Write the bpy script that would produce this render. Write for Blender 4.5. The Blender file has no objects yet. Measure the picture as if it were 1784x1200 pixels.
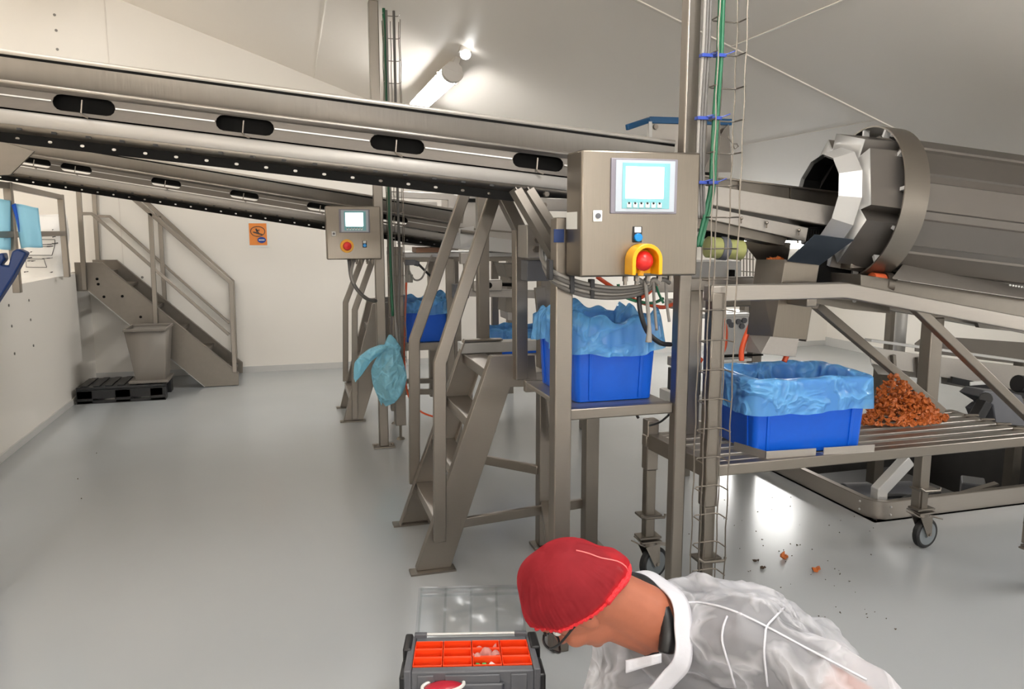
import bpy, bmesh, math, random
from mathutils import Vector, Matrix, Quaternion
random.seed(7)
PI = math.pi
scene = bpy.context.scene
COL = scene.collection

# ------------------------------------------------------------------ camera
EYE = 1.38                       # eye height above the floor
FPX = 1340.0                     # focal length for a 1784 px wide frame
PITCH = math.atan(198.0 / FPX)   # looking slightly down
YAW = math.radians(15.94)        # turned right of the room axis
cam_data = bpy.data.cameras.new('camera')
cam_data.sensor_width = 36.0
cam_data.lens = FPX / 1784.0 * 36.0
cam_data.clip_start = 0.05
cam_data.clip_end = 100
camera = bpy.data.objects.new('camera', cam_data)
COL.objects.link(camera)
camera.location = (0, 0, EYE)
camera.rotation_euler = (PI / 2 - PITCH, 0, -YAW)
scene.camera = camera

# ------------------------------------------------------------------ world, exposure
world = bpy.data.worlds.new('world')
scene.world = world
world.use_nodes = True
world.node_tree.nodes['Background'].inputs[0].default_value = (0.9, 0.92, 1.0, 1)
world.node_tree.nodes['Background'].inputs[1].default_value = 0.3
scene.view_settings.view_transform = 'Standard'
scene.view_settings.look = 'None'
scene.view_settings.gamma = 1
scene.view_settings.exposure = 1.2
LAMP = 21.0                      # radiance of the fluorescent diffusers
scene.cycles.use_denoising = True
scene.cycles.max_bounces = 10
scene.cycles.diffuse_bounces = 6
scene.cycles.glossy_bounces = 5
scene.cycles.transmission_bounces = 6
scene.cycles.transparent_max_bounces = 12
scene.cycles.caustics_reflective = False
scene.cycles.caustics_refractive = False
scene.cycles.sample_clamp_indirect = 6.0

# ------------------------------------------------------------------ measuring: a pixel of the photo to a point at a known distance
_sp, _cp, _sy, _cy = math.sin(PITCH), math.cos(PITCH), math.sin(YAW), math.cos(YAW)
def _ray(px, py):
    r = (px - 892) / FPX
    d = (py - 600) / FPX
    hf = _cp - d * _sp
    return Vector((hf * _sy + r * _cy, hf * _cy - r * _sy, -(d * _cp + _sp)))
def at(px, py, Y=None, X=None, Z=None):
    v = _ray(px, py)
    s = X / v.x if X is not None else Y / v.y if Y is not None else (Z - EYE) / v.z
    return Vector((0, 0, EYE)) + v * s
def ax(px, py, depth):
    return Vector((0, 0, EYE)) + _ray(px, py) * depth
def cdir(r, u, a):               # right, up, away as seen from the eye -> world direction
    return (Vector((_cy, -_sy, 0)) * r + Vector((_sy * _sp, _cy * _sp, _cp)) * u + Vector((_sy * _cp, _cy * _cp, -_sp)) * a)

# ------------------------------------------------------------------ materials
def _nodes(name):
    m = bpy.data.materials.new(name)
    m.use_nodes = True
    nt = m.node_tree
    b = nt.nodes['Principled BSDF']
    return m, nt, b
def rgb(r, g, b):                # sRGB 0-255 to linear
    f = lambda c: (c / 255 / 12.92) if c <= 10 else ((c / 255 + 0.055) / 1.055) ** 2.4
    return (f(r), f(g), f(b), 1)
def mat(name, col, rough=0.5, metal=0.0, bump=0.0, bscale=60, stretch=(1, 1, 1), cvar=0.0, rvar=0.0, spec=0.5, coat=0.0):
    m, nt, b = _nodes(name)
    b.inputs['Base Color'].default_value = col
    b.inputs['Roughness'].default_value = rough
    b.inputs['Metallic'].default_value = metal
    b.inputs['Specular IOR Level'].default_value = spec
    b.inputs['Coat Weight'].default_value = coat
    b.inputs['Coat Roughness'].default_value = 0.15
    if bump or cvar or rvar:
        tc = nt.nodes.new('ShaderNodeTexCoord')
        mp = nt.nodes.new('ShaderNodeMapping')
        mp.inputs['Scale'].default_value = stretch
        nz = nt.nodes.new('ShaderNodeTexNoise')
        nz.inputs['Scale'].default_value = bscale
        nz.inputs['Detail'].default_value = 4
        nt.links.new(tc.outputs['Object'], mp.inputs[0])
        nt.links.new(mp.outputs[0], nz.inputs['Vector'])
        if bump:
            bp = nt.nodes.new('ShaderNodeBump')
            bp.inputs['Strength'].default_value = bump
            bp.inputs['Distance'].default_value = 0.01
            nt.links.new(nz.outputs['Fac'], bp.inputs['Height'])
            nt.links.new(bp.outputs[0], b.inputs['Normal'])
        if cvar:
            mx = nt.nodes.new('ShaderNodeMixRGB')
            mx.inputs[1].default_value = [c * (1 - cvar) for c in col[:3]] + [1]
            mx.inputs[2].default_value = [min(1, c * (1 + cvar)) for c in col[:3]] + [1]
            nt.links.new(nz.outputs['Fac'], mx.inputs[0])
            nt.links.new(mx.outputs[0], b.inputs['Base Color'])
        if rvar:
            mr = nt.nodes.new('ShaderNodeMapRange')
            mr.inputs['To Min'].default_value = max(0.03, rough - rvar)
            mr.inputs['To Max'].default_value = rough + rvar
            nt.links.new(nz.outputs['Fac'], mr.inputs['Value'])
            nt.links.new(mr.outputs[0], b.inputs['Roughness'])
    return m
def glow(name, col, strength):
    m, nt, b = _nodes(name)
    b.inputs['Base Color'].default_value = (0.8, 0.8, 0.8, 1)
    b.inputs['Emission Color'].default_value = col
    b.inputs['Emission Strength'].default_value = strength
    return m
def film(name, col, clear, rough=0.3, bump=0.3, bscale=25, tcol=None, detail=4, ridged=False):   # thin plastic / fabric film: partly see-through
    m, nt, b = _nodes(name)
    out = nt.nodes['Material Output']
    b.inputs['Base Color'].default_value = col
    b.inputs['Roughness'].default_value = rough
    tr = nt.nodes.new('ShaderNodeBsdfTransparent')
    tr.inputs[0].default_value = tcol or (1, 1, 1, 1)
    tl = nt.nodes.new('ShaderNodeBsdfTranslucent')
    tl.inputs[0].default_value = col
    m1 = nt.nodes.new('ShaderNodeMixShader'); m1.inputs[0].default_value = 0.35
    m2 = nt.nodes.new('ShaderNodeMixShader')
    tc = nt.nodes.new('ShaderNodeTexCoord')
    nz = nt.nodes.new('ShaderNodeTexNoise'); nz.inputs['Scale'].default_value = bscale; nz.inputs['Detail'].default_value = detail
    nz.inputs['Distortion'].default_value = 0.6
    bp = nt.nodes.new('ShaderNodeBump'); bp.inputs['Strength'].default_value = bump; bp.inputs['Distance'].default_value = 0.02
    nt.links.new(tc.outputs['Object'], nz.inputs['Vector'])
    val = nz.outputs['Fac']
    if ridged:                                # thin crease lines along one level of the noise
        for op, k in (('SUBTRACT', 0.5), ('ABSOLUTE', 0), ('MULTIPLY', -ridged), ('ADD', 1.0)):
            mn = nt.nodes.new('ShaderNodeMath'); mn.operation = op; mn.inputs[1].default_value = k
            mn.use_clamp = op == 'ADD'
            nt.links.new(val, mn.inputs[0]); val = mn.outputs[0]
    nt.links.new(val, bp.inputs['Height'])
    nt.links.new(bp.outputs[0], b.inputs['Normal']); nt.links.new(bp.outputs[0], tl.inputs['Normal'])
    mr = nt.nodes.new('ShaderNodeMapRange')
    mr.inputs['From Min'].default_value = 0.0 if ridged else 0.3; mr.inputs['From Max'].default_value = 1.0 if ridged else 0.7
    mr.inputs['To Min'].default_value = min(1, clear + 0.08) if ridged else max(0, clear - 0.04); mr.inputs['To Max'].default_value = max(0, clear - 0.25) if ridged else min(1, clear + 0.04)
    nt.links.new(val, mr.inputs['Value'])
    nt.links.new(mr.outputs[0], m2.inputs[0])
    nt.links.new(b.outputs[0], m1.inputs[1]); nt.links.new(tl.outputs[0], m1.inputs[2])
    nt.links.new(m1.outputs[0], m2.inputs[1]); nt.links.new(tr.outputs[0], m2.inputs[2])
    nt.links.new(m2.outputs[0], out.inputs[0])
    return m

M = {}
M['floor'] = mat('grey_epoxy_floor', rgb(164, 167, 169), 0.22, bump=0.03, bscale=3, cvar=0.015, rvar=0.03)
M['wall'] = mat('cream_sandwich_panel', rgb(232, 227, 219), 0.4, bump=0.015, bscale=3, rvar=0.04)
M['ceil'] = mat('grey_white_ceiling_panel', rgb(242, 236, 228), 0.4, bump=0.02, bscale=2, rvar=0.05)
M['cove'] = mat('grey_cove', rgb(196, 195, 192), 0.4)
M['strip'] = mat('pale_sealant', rgb(232, 226, 216), 0.5)
M['groove'] = mat('joint_groove', rgb(222, 216, 208), 0.6)
M['screw'] = mat('screw_head', rgb(130, 126, 120), 0.5, 0.4)
M['steel'] = mat('brushed_steel', rgb(144, 137, 129), 0.42, 1.0, bump=0.025, bscale=30, stretch=(1, 1, 14), cvar=0.07, rvar=0.08)
M['steel_h'] = mat('brushed_steel_long', rgb(172, 166, 159), 0.44, 1.0, bump=0.03, bscale=24, stretch=(0.6, 12, 12), cvar=0.07, rvar=0.08)
M['steel_shaded'] = mat('shaded_steel_band', rgb(108, 103, 98), 0.5, 0.8, bump=0.02, bscale=24, stretch=(0.6, 12, 12), cvar=0.06)  # darker than the other steels: shade of the slotted plate put into colour
M['steel_v'] = mat('rolled_steel_guard', rgb(200, 194, 186), 0.46, 0.75, bump=0.16, bscale=16, stretch=(4.5, 1, 0.5), cvar=0.05, rvar=0.05)
M['steel_box'] = mat('enclosure_steel', rgb(136, 128, 118), 0.34, 1.0, bump=0.03, bscale=20, stretch=(14, 1, 0.7), cvar=0.08, rvar=0.06)
M['steel_d'] = mat('dull_steel', rgb(128, 122, 114), 0.45, 1.0, bump=0.04, bscale=25, cvar=0.12, rvar=0.08)
M['bead'] = mat('bead_blasted_steel', rgb(172, 167, 161), 0.46, 0.85, bump=0.02, bscale=90, cvar=0.04)
M['plate'] = mat('satin_plate', rgb(172, 168, 163), 0.5, 0.35, bump=0.02, bscale=40)
M['drum'] = mat('drum_sheet', rgb(122, 117, 112), 0.45, 0.85, bump=0.02, bscale=6, cvar=0.06, rvar=0.05)
M['white_steel'] = mat('pale_sheet', rgb(196, 195, 193), 0.32, 0.35, bump=0.02, bscale=30)
M['grey_sheet'] = mat('grey_sheet', rgb(126, 120, 113), 0.55, 0.4, bump=0.02, bscale=20)
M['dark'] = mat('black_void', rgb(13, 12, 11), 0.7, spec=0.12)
M['rubber'] = mat('black_rubber', rgb(26, 26, 27), 0.55, bump=0.1, bscale=60)
M['black'] = mat('black_plastic', rgb(24, 24, 26), 0.4, bump=0.03, bscale=80)
M['grey_plastic'] = mat('grey_plastic', rgb(92, 93, 98), 0.45)
M['grey_cable'] = mat('grey_cable', rgb(98, 95, 92), 0.45)
M['pale_cable'] = mat('pale_cable', rgb(140, 136, 131), 0.4)
M['green_cable'] = mat('green_cable', rgb(36, 100, 70), 0.4)
M['orange_cable'] = mat('orange_cable', rgb(222, 84, 40), 0.4)
M['black_cable'] = mat('black_cable', rgb(24, 24, 28), 0.4)
M['tie'] = mat('blue_cable_tie', rgb(48, 72, 160), 0.4)
M['blue_trim'] = mat('blue_edge_trim', rgb(24, 78, 122), 0.35)
M['crate'] = mat('blue_crate', rgb(0, 88, 206), 0.38, bump=0.02, bscale=40, cvar=0.05)
M['navy'] = mat('navy_plastic', rgb(14, 48, 104), 0.4)
M['apron'] = mat('light_blue_apron', rgb(156, 220, 248), 0.5, bump=0.1, bscale=14)
M['olive'] = mat('olive_motor', rgb(150, 152, 96), 0.5)
M['hmi_frame'] = mat('hmi_grey', rgb(128, 124, 134), 0.4)
M['hmi_face'] = mat('hmi_silver', rgb(176, 184, 194), 0.4)
M['hmi_teal'] = mat('hmi_teal', rgb(122, 180, 188), 0.45)
M['screen'] = glow('lit_screen', (0.93, 1.0, 1.0, 1), 2.2)
M['key'] = mat('white_key', rgb(212, 224, 224), 0.4)
M['yellow'] = mat('yellow_plastic', rgb(238, 170, 16), 0.35)
M['red'] = mat('red_plastic', rgb(222, 44, 40), 0.3)
M['blue_button'] = mat('blue_button', rgb(16, 130, 206), 0.25)
M['label_white'] = mat('white_label', rgb(226, 226, 222), 0.5)
M['orange_sign'] = mat('orange_sign', rgb(232, 140, 62), 0.5)
M['sign_blue'] = mat('sign_blue', rgb(32, 66, 150), 0.5)
M['bright_spot'] = glow('bright_spot_glow', (1.0, 0.99, 0.97, 1), 5.0)
M['lamp'] = glow('fluorescent_diffuser', (1.0, 0.985, 0.955, 1), LAMP)
M['fill_lamp'] = glow('fill_lamp_diffuser', (1.0, 0.985, 0.955, 1), 24.0)
M['lamp_body'] = mat('lamp_housing', rgb(190, 184, 176), 0.4)
M['liner'] = film('blue_liner_film', rgb(122, 196, 246), 0.30, 0.2, 0.5, 7, (0.62, 0.82, 0.98, 1), 3, 12)
M['bag'] = film('blue_bag_film', rgb(168, 232, 252), 0.22, 0.2, 0.5, 8, (0.7, 0.92, 1.0, 1), 3, 12)
M['coat'] = film('white_nonwoven', rgb(236, 236, 242), 0.52, 0.55, 0.5, 6, None, 3, 14)
M['coat_edge'] = mat('white_nonwoven_hem', rgb(202, 202, 209), 0.7, bump=0.25, bscale=50)
M['net'] = film('red_hairnet', rgb(204, 50, 62), 0.50, 0.7, 0.35, 26, (0.95, 0.36, 0.40, 1), 2)
M['net_edge'] = mat('red_elastic', rgb(226, 40, 50), 0.65, bump=0.8, bscale=150)
M['skin'] = mat('skin', rgb(164, 98, 73), 0.5, bump=0.04, bscale=60, cvar=0.06)
M['hair'] = mat('dark_hair', rgb(34, 22, 20), 0.5, bump=0.6, bscale=70, stretch=(1, 1, 6))
M['shirt'] = mat('charcoal_shirt', rgb(36, 36, 40), 0.8, bump=0.2, bscale=60)
M['trousers'] = mat('grey_trousers', rgb(52, 54, 62), 0.8, bump=0.2, bscale=60)
M['bin_orange'] = mat('orange_bin', rgb(246, 74, 24), 0.4)
M['crisp'] = mat('orange_crisp', rgb(184, 98, 42), 0.5, bump=0.3, bscale=60, cvar=0.35)
M['crumb'] = mat('dark_crumb', rgb(70, 56, 44), 0.7)
M['sack'] = mat('white_sack', rgb(232, 230, 226), 0.5, bump=0.35, bscale=14)
M['ink'] = mat('black_ink', rgb(66, 64, 64), 0.6)
M['clear'] = None
def _clear():
    m, nt, b = _nodes('clear_lid_plastic')
    out = nt.nodes['Material Output']
    gl = nt.nodes.new('ShaderNodeBsdfGlossy'); gl.inputs['Roughness'].default_value = 0.22
    tr = nt.nodes.new('ShaderNodeBsdfTransparent'); tr.inputs[0].default_value = (0.92, 0.93, 0.94, 1)
    mx = nt.nodes.new('ShaderNodeMixShader'); mx.inputs[0].default_value = 0.05
    nt.links.new(tr.outputs[0], mx.inputs[1]); nt.links.new(gl.outputs[0], mx.inputs[2]); nt.links.new(mx.outputs[0], out.inputs[0])
    return m
M['clear'] = _clear()

# ------------------------------------------------------------------ mesh builder
def basis(d, up=(0, 0, 1)):
    d = Vector(d).normalized(); up = Vector(up)
    s = d.cross(up)
    if s.length < 1e-5: s = d.cross(Vector((0, 1, 0)))
    s.normalize()
    return d, s, s.cross(d).normalized()
class MB:
    def __init__(self): self.bm = bmesh.new()
    def poly(self, verts, faces):
        vs = [self.bm.verts.new(v) for v in verts]
        for f in faces:
            try: self.bm.faces.new([vs[i] for i in f])
            except ValueError: pass
        return vs
    def box(self, c, s, R=None):
        c = Vector(c); h = [q / 2 for q in s]
        pts = [Vector((x * h[0], y * h[1], z * h[2])) for x in (-1, 1) for y in (-1, 1) for z in (-1, 1)]
        if R is not None: pts = [R @ p for p in pts]
        self.poly([c + p for p in pts], [(0, 1, 3, 2), (4, 6, 7, 5), (0, 4, 5, 1), (2, 3, 7, 6), (0, 2, 6, 4), (1, 5, 7, 3)])
        return self
    def span(self, a, b):        # box between two corners
        a, b = Vector(a), Vector(b)
        return self.box((a + b) / 2, [abs(q) for q in (b - a)])
    def bar(self, p, q, w, h, up=(0, 0, 1)):
        p, q = Vector(p), Vector(q)
        d, s, u = basis(q - p, up)
        c = []
        for e in (p, q):
            for a, b in ((-1, -1), (1, -1), (1, 1), (-1, 1)):
                c.append(e + s * a * w / 2 + u * b * h / 2)
        self.poly(c, [(0, 1, 2, 3), (7, 6, 5, 4), (0, 4, 5, 1), (1, 5, 6, 2), (2, 6, 7, 3), (3, 7, 4, 0)])
        return self
    def path(self, pts, w, h, up=(0, 0, 1)):   # mitred rectangular bar along a polyline lying in the plane whose normal is 'up'
        pts = [Vector(p) for p in pts]; n = Vector(up).normalized(); rings = []
        for i, p in enumerate(pts):
            if i == 0: t = (pts[1] - p).normalized(); k = 1
            elif i == len(pts) - 1: t = (p - pts[-2]).normalized(); k = 1
            else:
                a, b = (p - pts[i - 1]).normalized(), (pts[i + 1] - p).normalized()
                t = (a + b).normalized(); k = 1 / max(0.3, t.dot(a))
            s = t.cross(n).normalized() * k
            rings.append([p + s * w / 2 * a + n * h / 2 * b for a, b in ((-1, -1), (1, -1), (1, 1), (-1, 1))])
        vs = [self.bm.verts.new(v) for r in rings for v in r]
        for i in range(len(rings) - 1):
            for j in range(4):
                self.bm.faces.new([vs[i * 4 + j], vs[i * 4 + (j + 1) % 4], vs[i * 4 + 4 + (j + 1) % 4], vs[i * 4 + 4 + j]])
        self.bm.faces.new(vs[3::-1] if False else [vs[3], vs[2], vs[1], vs[0]])
        self.bm.faces.new(vs[-4:])
        return self
    def cyl(self, p, q, r, n=16, r2=None):
        p, q = Vector(p), Vector(q); r2 = r if r2 is None else r2
        d, s, u = basis(q - p)
        a = [p + (s * math.cos(2 * PI * i / n) + u * math.sin(2 * PI * i / n)) * r for i in range(n)]
        b = [q + (s * math.cos(2 * PI * i / n) + u * math.sin(2 * PI * i / n)) * r2 for i in range(n)]
        self.poly(a + b, [tuple(range(n))[::-1], tuple(range(n, 2 * n))] + [(i, (i + 1) % n, n + (i + 1) % n, n + i) for i in range(n)])
        return self
    def tube(self, pts, r, n=8, smooth=0):
        pts = [Vector(p) for p in pts]
        if smooth:
            out = []
            P = [pts[0]] + pts + [pts[-1]]
            for i in range(1, len(P) - 2):
                for k in range(smooth):
                    t = k / smooth
                    a, b, c, d = P[i - 1], P[i], P[i + 1], P[i + 2]
                    out.append(0.5 * ((2 * b) + (c - a) * t + (2 * a - 5 * b + 4 * c - d) * t * t + (3 * b - a - 3 * c + d) * t ** 3))
            pts = out + [pts[-1]]
        up = Vector((0.31, 0.2, 0.93)); rings = []
        for i, p in enumerate(pts):
            t = (pts[min(i + 1, len(pts) - 1)] - pts[max(i - 1, 0)]).normalized()
            s = t.cross(up)
            if s.length < 1e-4: s = t.orthogonal()
            s.normalize(); u = s.cross(t).normalized(); up = u
            rr = r(i / max(1, len(pts) - 1)) if callable(r) else r
            rings.append([p + (s * math.cos(2 * PI * k / n) + u * math.sin(2 * PI * k / n)) * rr for k in range(n)])
        vs = [self.bm.verts.new(v) for q in rings for v in q]
        for i in range(len(rings) - 1):
            for k in range(n):
                self.bm.faces.new([vs[i * n + k], vs[i * n + (k + 1) % n], vs[(i + 1) * n + (k + 1) % n], vs[(i + 1) * n + k]])
        self.bm.faces.new(vs[:n][::-1]); self.bm.faces.new(vs[-n:])
        return self
    def prism(self, pts, ext):   # planar polygon extruded by a vector
        pts = [Vector(p) for p in pts]; e = Vector(ext); n = len(pts)
        self.poly(pts + [p + e for p in pts], [tuple(range(n))[::-1], tuple(range(n, 2 * n))] + [(i, (i + 1) % n, n + (i + 1) % n, n + i) for i in range(n)])
        return self
    def plate(self, outer, holes, O, U, V, t):  # 2-D outline with holes on the plane O+uU+vV, thickness t along UxV
        O, U, V = Vector(O), Vector(U), Vector(V); N = U.cross(V).normalized()
        tmp = bmesh.new(); es = []
        for loop in [outer] + list(holes):
            vs = [tmp.verts.new((a, b, 0)) for a, b in loop]
            es += [tmp.edges.new((vs[i], vs[(i + 1) % len(vs)])) for i in range(len(vs))]
        bmesh.ops.triangle_fill(tmp, use_beauty=True, use_dissolve=False, edges=es)
        if t:
            g = bmesh.ops.extrude_face_region(tmp, geom=tmp.faces[:])
            for v in g['geom']:
                if isinstance(v, bmesh.types.BMVert): v.co.z += t
        mp = {v: self.bm.verts.new(O + U * v.co.x + V * v.co.y + N * v.co.z) for v in tmp.verts}
        for f in tmp.faces:
            try: self.bm.faces.new([mp[v] for v in f.verts])
            except ValueError: pass
        tmp.free(); return self
    def ball(self, c, r, R=None, nu=16, nv=10):
        c = Vector(c); r = (r, r, r) if not hasattr(r, '__len__') else r
        vs = []
        for j in range(1, nv):
            th = PI * j / nv
            for i in range(nu):
                ph = 2 * PI * i / nu
                p = Vector((r[0] * math.sin(th) * math.cos(ph), r[1] * math.sin(th) * math.sin(ph), r[2] * math.cos(th)))
                vs.append(c + (R @ p if R is not None else p))
        top, bot = Vector((0, 0, r[2])), Vector((0, 0, -r[2]))
        if R is not None: top, bot = R @ top, R @ bot
        vs += [c + top, c + bot]; n = len(vs)
        f = []
        for j in range(nv - 2):
            for i in range(nu):
                f.append((j * nu + i, (j + 1) * nu + i, (j + 1) * nu + (i + 1) % nu, j * nu + (i + 1) % nu))
        for i in range(nu):
            f.append((n - 2, i, (i + 1) % nu)); f.append((n - 1, (nv - 2) * nu + (i + 1) % nu, (nv - 2) * nu + i))
        self.poly(vs, f); return self
    def capsule(self, p, q, r1, r2, n=16):
        p, q = Vector(p), Vector(q)
        self.cyl(p, q, r1, n, r2); self.ball(p, r1, nu=n, nv=10); self.ball(q, r2, nu=n, nv=10)
        return self
    def lathe(self, prof, O, axis, n=24, cap=False):  # profile of (along, radius)
        O = Vector(O); d, s, u = basis(axis)
        vs = [O + d * a + (s * math.cos(2 * PI * i / n) + u * math.sin(2 * PI * i / n)) * r for a, r in prof for i in range(n)]
        f = [(j * n + i, j * n + (i + 1) % n, (j + 1) * n + (i + 1) % n, (j + 1) * n + i) for j in range(len(prof) - 1) for i in range(n)]
        if cap: f += [tuple(range(n))[::-1], tuple(range((len(prof) - 1) * n, len(prof) * n))]
        self.poly(vs, f); return self
    def grid(self, fn, nu, nv, wrap=False):
        vs = [fn(i / (nu if wrap else nu - 1), j / (nv - 1)) for j in range(nv) for i in range(nu)]
        f = [(j * nu + i, j * nu + (i + 1) % nu, (j + 1) * nu + (i + 1) % nu, (j + 1) * nu + i) for j in range(nv - 1) for i in range(nu if wrap else nu - 1)]
        self.poly(vs, f); return self
    def mesh(self, name, off=Vector(), sharp=35):
        bm = self.bm
        bmesh.ops.recalc_face_normals(bm, faces=bm.faces[:])
        for v in bm.verts: v.co -= off
        for f in bm.faces: f.smooth = True
        me = bpy.data.meshes.new(name)
        bm.to_mesh(me); bm.free()
        me.set_sharp_from_angle(angle=math.radians(sharp))
        return me
ROOT = {}
def _link(o, parent=None):
    COL.objects.link(o)
    if parent is not None: o.parent = parent
    return o
def root_of(o):
    while o.parent is not None: o = o.parent
    return o
def part(mb, name, m, parent=None, bevel=0.0, solid=0.0, sub=0, sharp=35, label=None):
    off = Vector(root_of(parent).location) if parent is not None else Vector()
    me = mb.mesh(name, off, sharp)
    me.materials.append(M[m] if isinstance(m, str) else m)
    o = bpy.data.objects.new(name, me)
    if solid:
        s = o.modifiers.new('thickness', 'SOLIDIFY'); s.thickness = solid; s.offset = 0
    if bevel:
        b = o.modifiers.new('edge', 'BEVEL'); b.width = bevel; b.segments = 2; b.limit_method = 'ANGLE'; b.angle_limit = math.radians(40)
    if sub:
        b = o.modifiers.new('smooth', 'SUBSURF'); b.levels = sub; b.render_levels = sub
    if label: o['label'] = label
    return _link(o, parent)
def tag(o, label, cat, group=None, kind=None):
    o['label'] = label; o['category'] = cat
    if group: o['group'] = group
    if kind: o['kind'] = kind
    return o
def thing(name, label, cat, loc=(0, 0, 0), group=None):
    o = bpy.data.objects.new(name, None)
    o.empty_display_size = 0.1
    o.location = loc
    COL.objects.link(o)
    return tag(o, label, cat, group)
def single(mb, name, m, label, cat, group=None, kind=None, **kw):   # a thing that is one mesh
    bm = mb.bm; n = len(bm.verts)
    xs = [v.co.copy() for v in bm.verts]
    lo = Vector((sum(v.x for v in xs) / n, sum(v.y for v in xs) / n, min(v.z for v in xs)))
    for v in bm.verts: v.co -= lo
    o = part(mb, name, m, None, **kw)
    o.location = lo
    return tag(o, label, cat, group, kind)
def structure(mb, name, m, **kw):
    o = part(mb, name, m, None, **kw); o['kind'] = 'structure'; return o
def dup(o, loc=None, label=None, parent=None, rotz=None):
    c = o.copy(); COL.objects.link(c)
    if parent is not None: c.parent = parent
    if loc is not None: c.location = loc
    if rotz is not None: c.rotation_euler = (0, 0, rotz)
    if label: c['label'] = label
    for ch in list(o.children): dup(ch, parent=c)
    return c
def evaluated(mb, name, mods):   # run modifiers and keep the resulting mesh
    me = mb.mesh(name, Vector(), 180)
    o = bpy.data.objects.new(name, me); COL.objects.link(o)
    for kind, kw in mods:
        md = o.modifiers.new(kind, kind)
        for k, v in kw.items(): setattr(md, k, v)
    dg = bpy.context.evaluated_depsgraph_get(); dg.update()
    res = bpy.data.meshes.new_from_object(o.evaluated_get(dg))
    COL.objects.unlink(o); bpy.data.objects.remove(o)
    return res
def mesh_part(me, name, m, parent=None, sharp=180):
    off = Vector(root_of(parent).location) if parent is not None else Vector()
    for v in me.vertices: v.co -= off
    for f in me.polygons: f.use_smooth = True
    me.materials.clear(); me.materials.append(M[m] if isinstance(m, str) else m)
    o = bpy.data.objects.new(name, me)
    return _link(o, parent)
def stadium(cu, cv, length, height, n=6):
    r = height / 2; h = length / 2 - r
    return [(cu + h + r * math.cos(a), cv + r * math.sin(a)) for a in [-PI / 2 + PI * i / n for i in range(n + 1)]] + \
           [(cu - h + r * math.cos(a), cv + r * math.sin(a)) for a in [PI / 2 + PI * i / n for i in range(n + 1)]]
def circle(cu, cv, r, n=10): return [(cu + r * math.cos(2 * PI * i / n), cv + r * math.sin(2 * PI * i / n)) for i in range(n)]

# ================================================================== the room
XL, XR, YB, YF = -4.6, 6.25, 7.9, -4.2
def roof(x): return 2.93 - 0.3528 * x
PIT = (2.66, 2.93, 4.6, 4.6)     # x0, y0, x1, y1 of the floor opening
f = MB()
x0, y0, x1, y1 = PIT
for a, b, c, d in ((XL, YF, x0, YB), (x1, YF, XR, YB), (x0, YF, x1, y0), (x0, y1, x1, YB)):
    f.span((a, b, -0.12), (c, d, 0))
structure(f, 'floor', 'floor')
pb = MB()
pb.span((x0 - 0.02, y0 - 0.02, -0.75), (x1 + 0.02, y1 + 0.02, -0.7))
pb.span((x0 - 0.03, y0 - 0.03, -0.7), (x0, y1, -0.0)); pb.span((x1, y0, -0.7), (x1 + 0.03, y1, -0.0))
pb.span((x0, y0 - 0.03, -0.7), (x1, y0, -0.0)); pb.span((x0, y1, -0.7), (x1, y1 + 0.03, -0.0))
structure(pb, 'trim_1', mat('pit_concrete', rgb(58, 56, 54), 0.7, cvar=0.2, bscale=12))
c = MB(); c.prism([(XL, YF, roof(XL)), (XR, YF, roof(XR)), (XR, YB, roof(XR)), (XL, YB, roof(XL))], (0, 0, 0.1))
structure(c, 'ceiling', 'ceil')
w = MB()
w.prism([(XL, YB, -0.1), (XR, YB, -0.1), (XR, YB, roof(XR)), (XL, YB, roof(XL))], (0, 0.1, 0))
structure(w, 'wall_back', 'wall')
w = MB(); w.prism([(XL, YF, -0.1), (XR, YF, -0.1), (XR, YF, roof(XR)), (XL, YF, roof(XL))], (0, -0.1, 0))
structure(w, 'wall_front', 'wall')
w = MB(); w.span((XR, YF, -0.1), (XR + 0.1, YB, roof(XR) + 0.05)); structure(w, 'wall_right', 'wall')
w = MB(); w.span((XL - 0.1, YF, -0.1), (XL, YB, roof(XL) + 0.05)); structure(w, 'wall_left', 'wall')
# the raised platform on the left, its face is the low wall
PX, PZ = -1.735, 1.03
w = MB(); w.span((XL, YF, 0), (PX, 7.18, PZ)); w.span((XL, 7.18, 0), (-1.80, YB, PZ))
# screw heads in the panel face
structure(w, 'wall_left_low', 'wall')
s = MB()
for px, py in ((15, 532), (50, 523), (20, 568), (53, 557), (25, 616), (58, 602)):
    p = at(px, py, X=PX); s.cyl(p, p + Vector((0.004, 0, 0)), 0.009, 8)
for px, py in ((95, 26), (98, 53), (100, 86), (248, 483)):
    p = at(px, py, Y=YB); s.cyl(p, p + Vector((0, -0.005, 0)), 0.012, 8)
structure(s, 'trim_2', 'screw')
# coved skirtings
b = MB(); b.span((-0.6, YB - 0.012, 0), (XR, YB, 0.06)); b.span((-1.8, YB - 0.012, 0), (-0.6, YB, 0.06)); structure(b, 'baseboard_back', 'cove')
b = MB(); b.span((PX, YF, 0), (PX + 0.012, 6.9, 0.045)); structure(b, 'baseboard_left', 'cove')
b = MB(); b.span((XR - 0.012, YF, 0), (XR, YB, 0.10)); structure(b, 'baseboard_right', 'cove')
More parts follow.
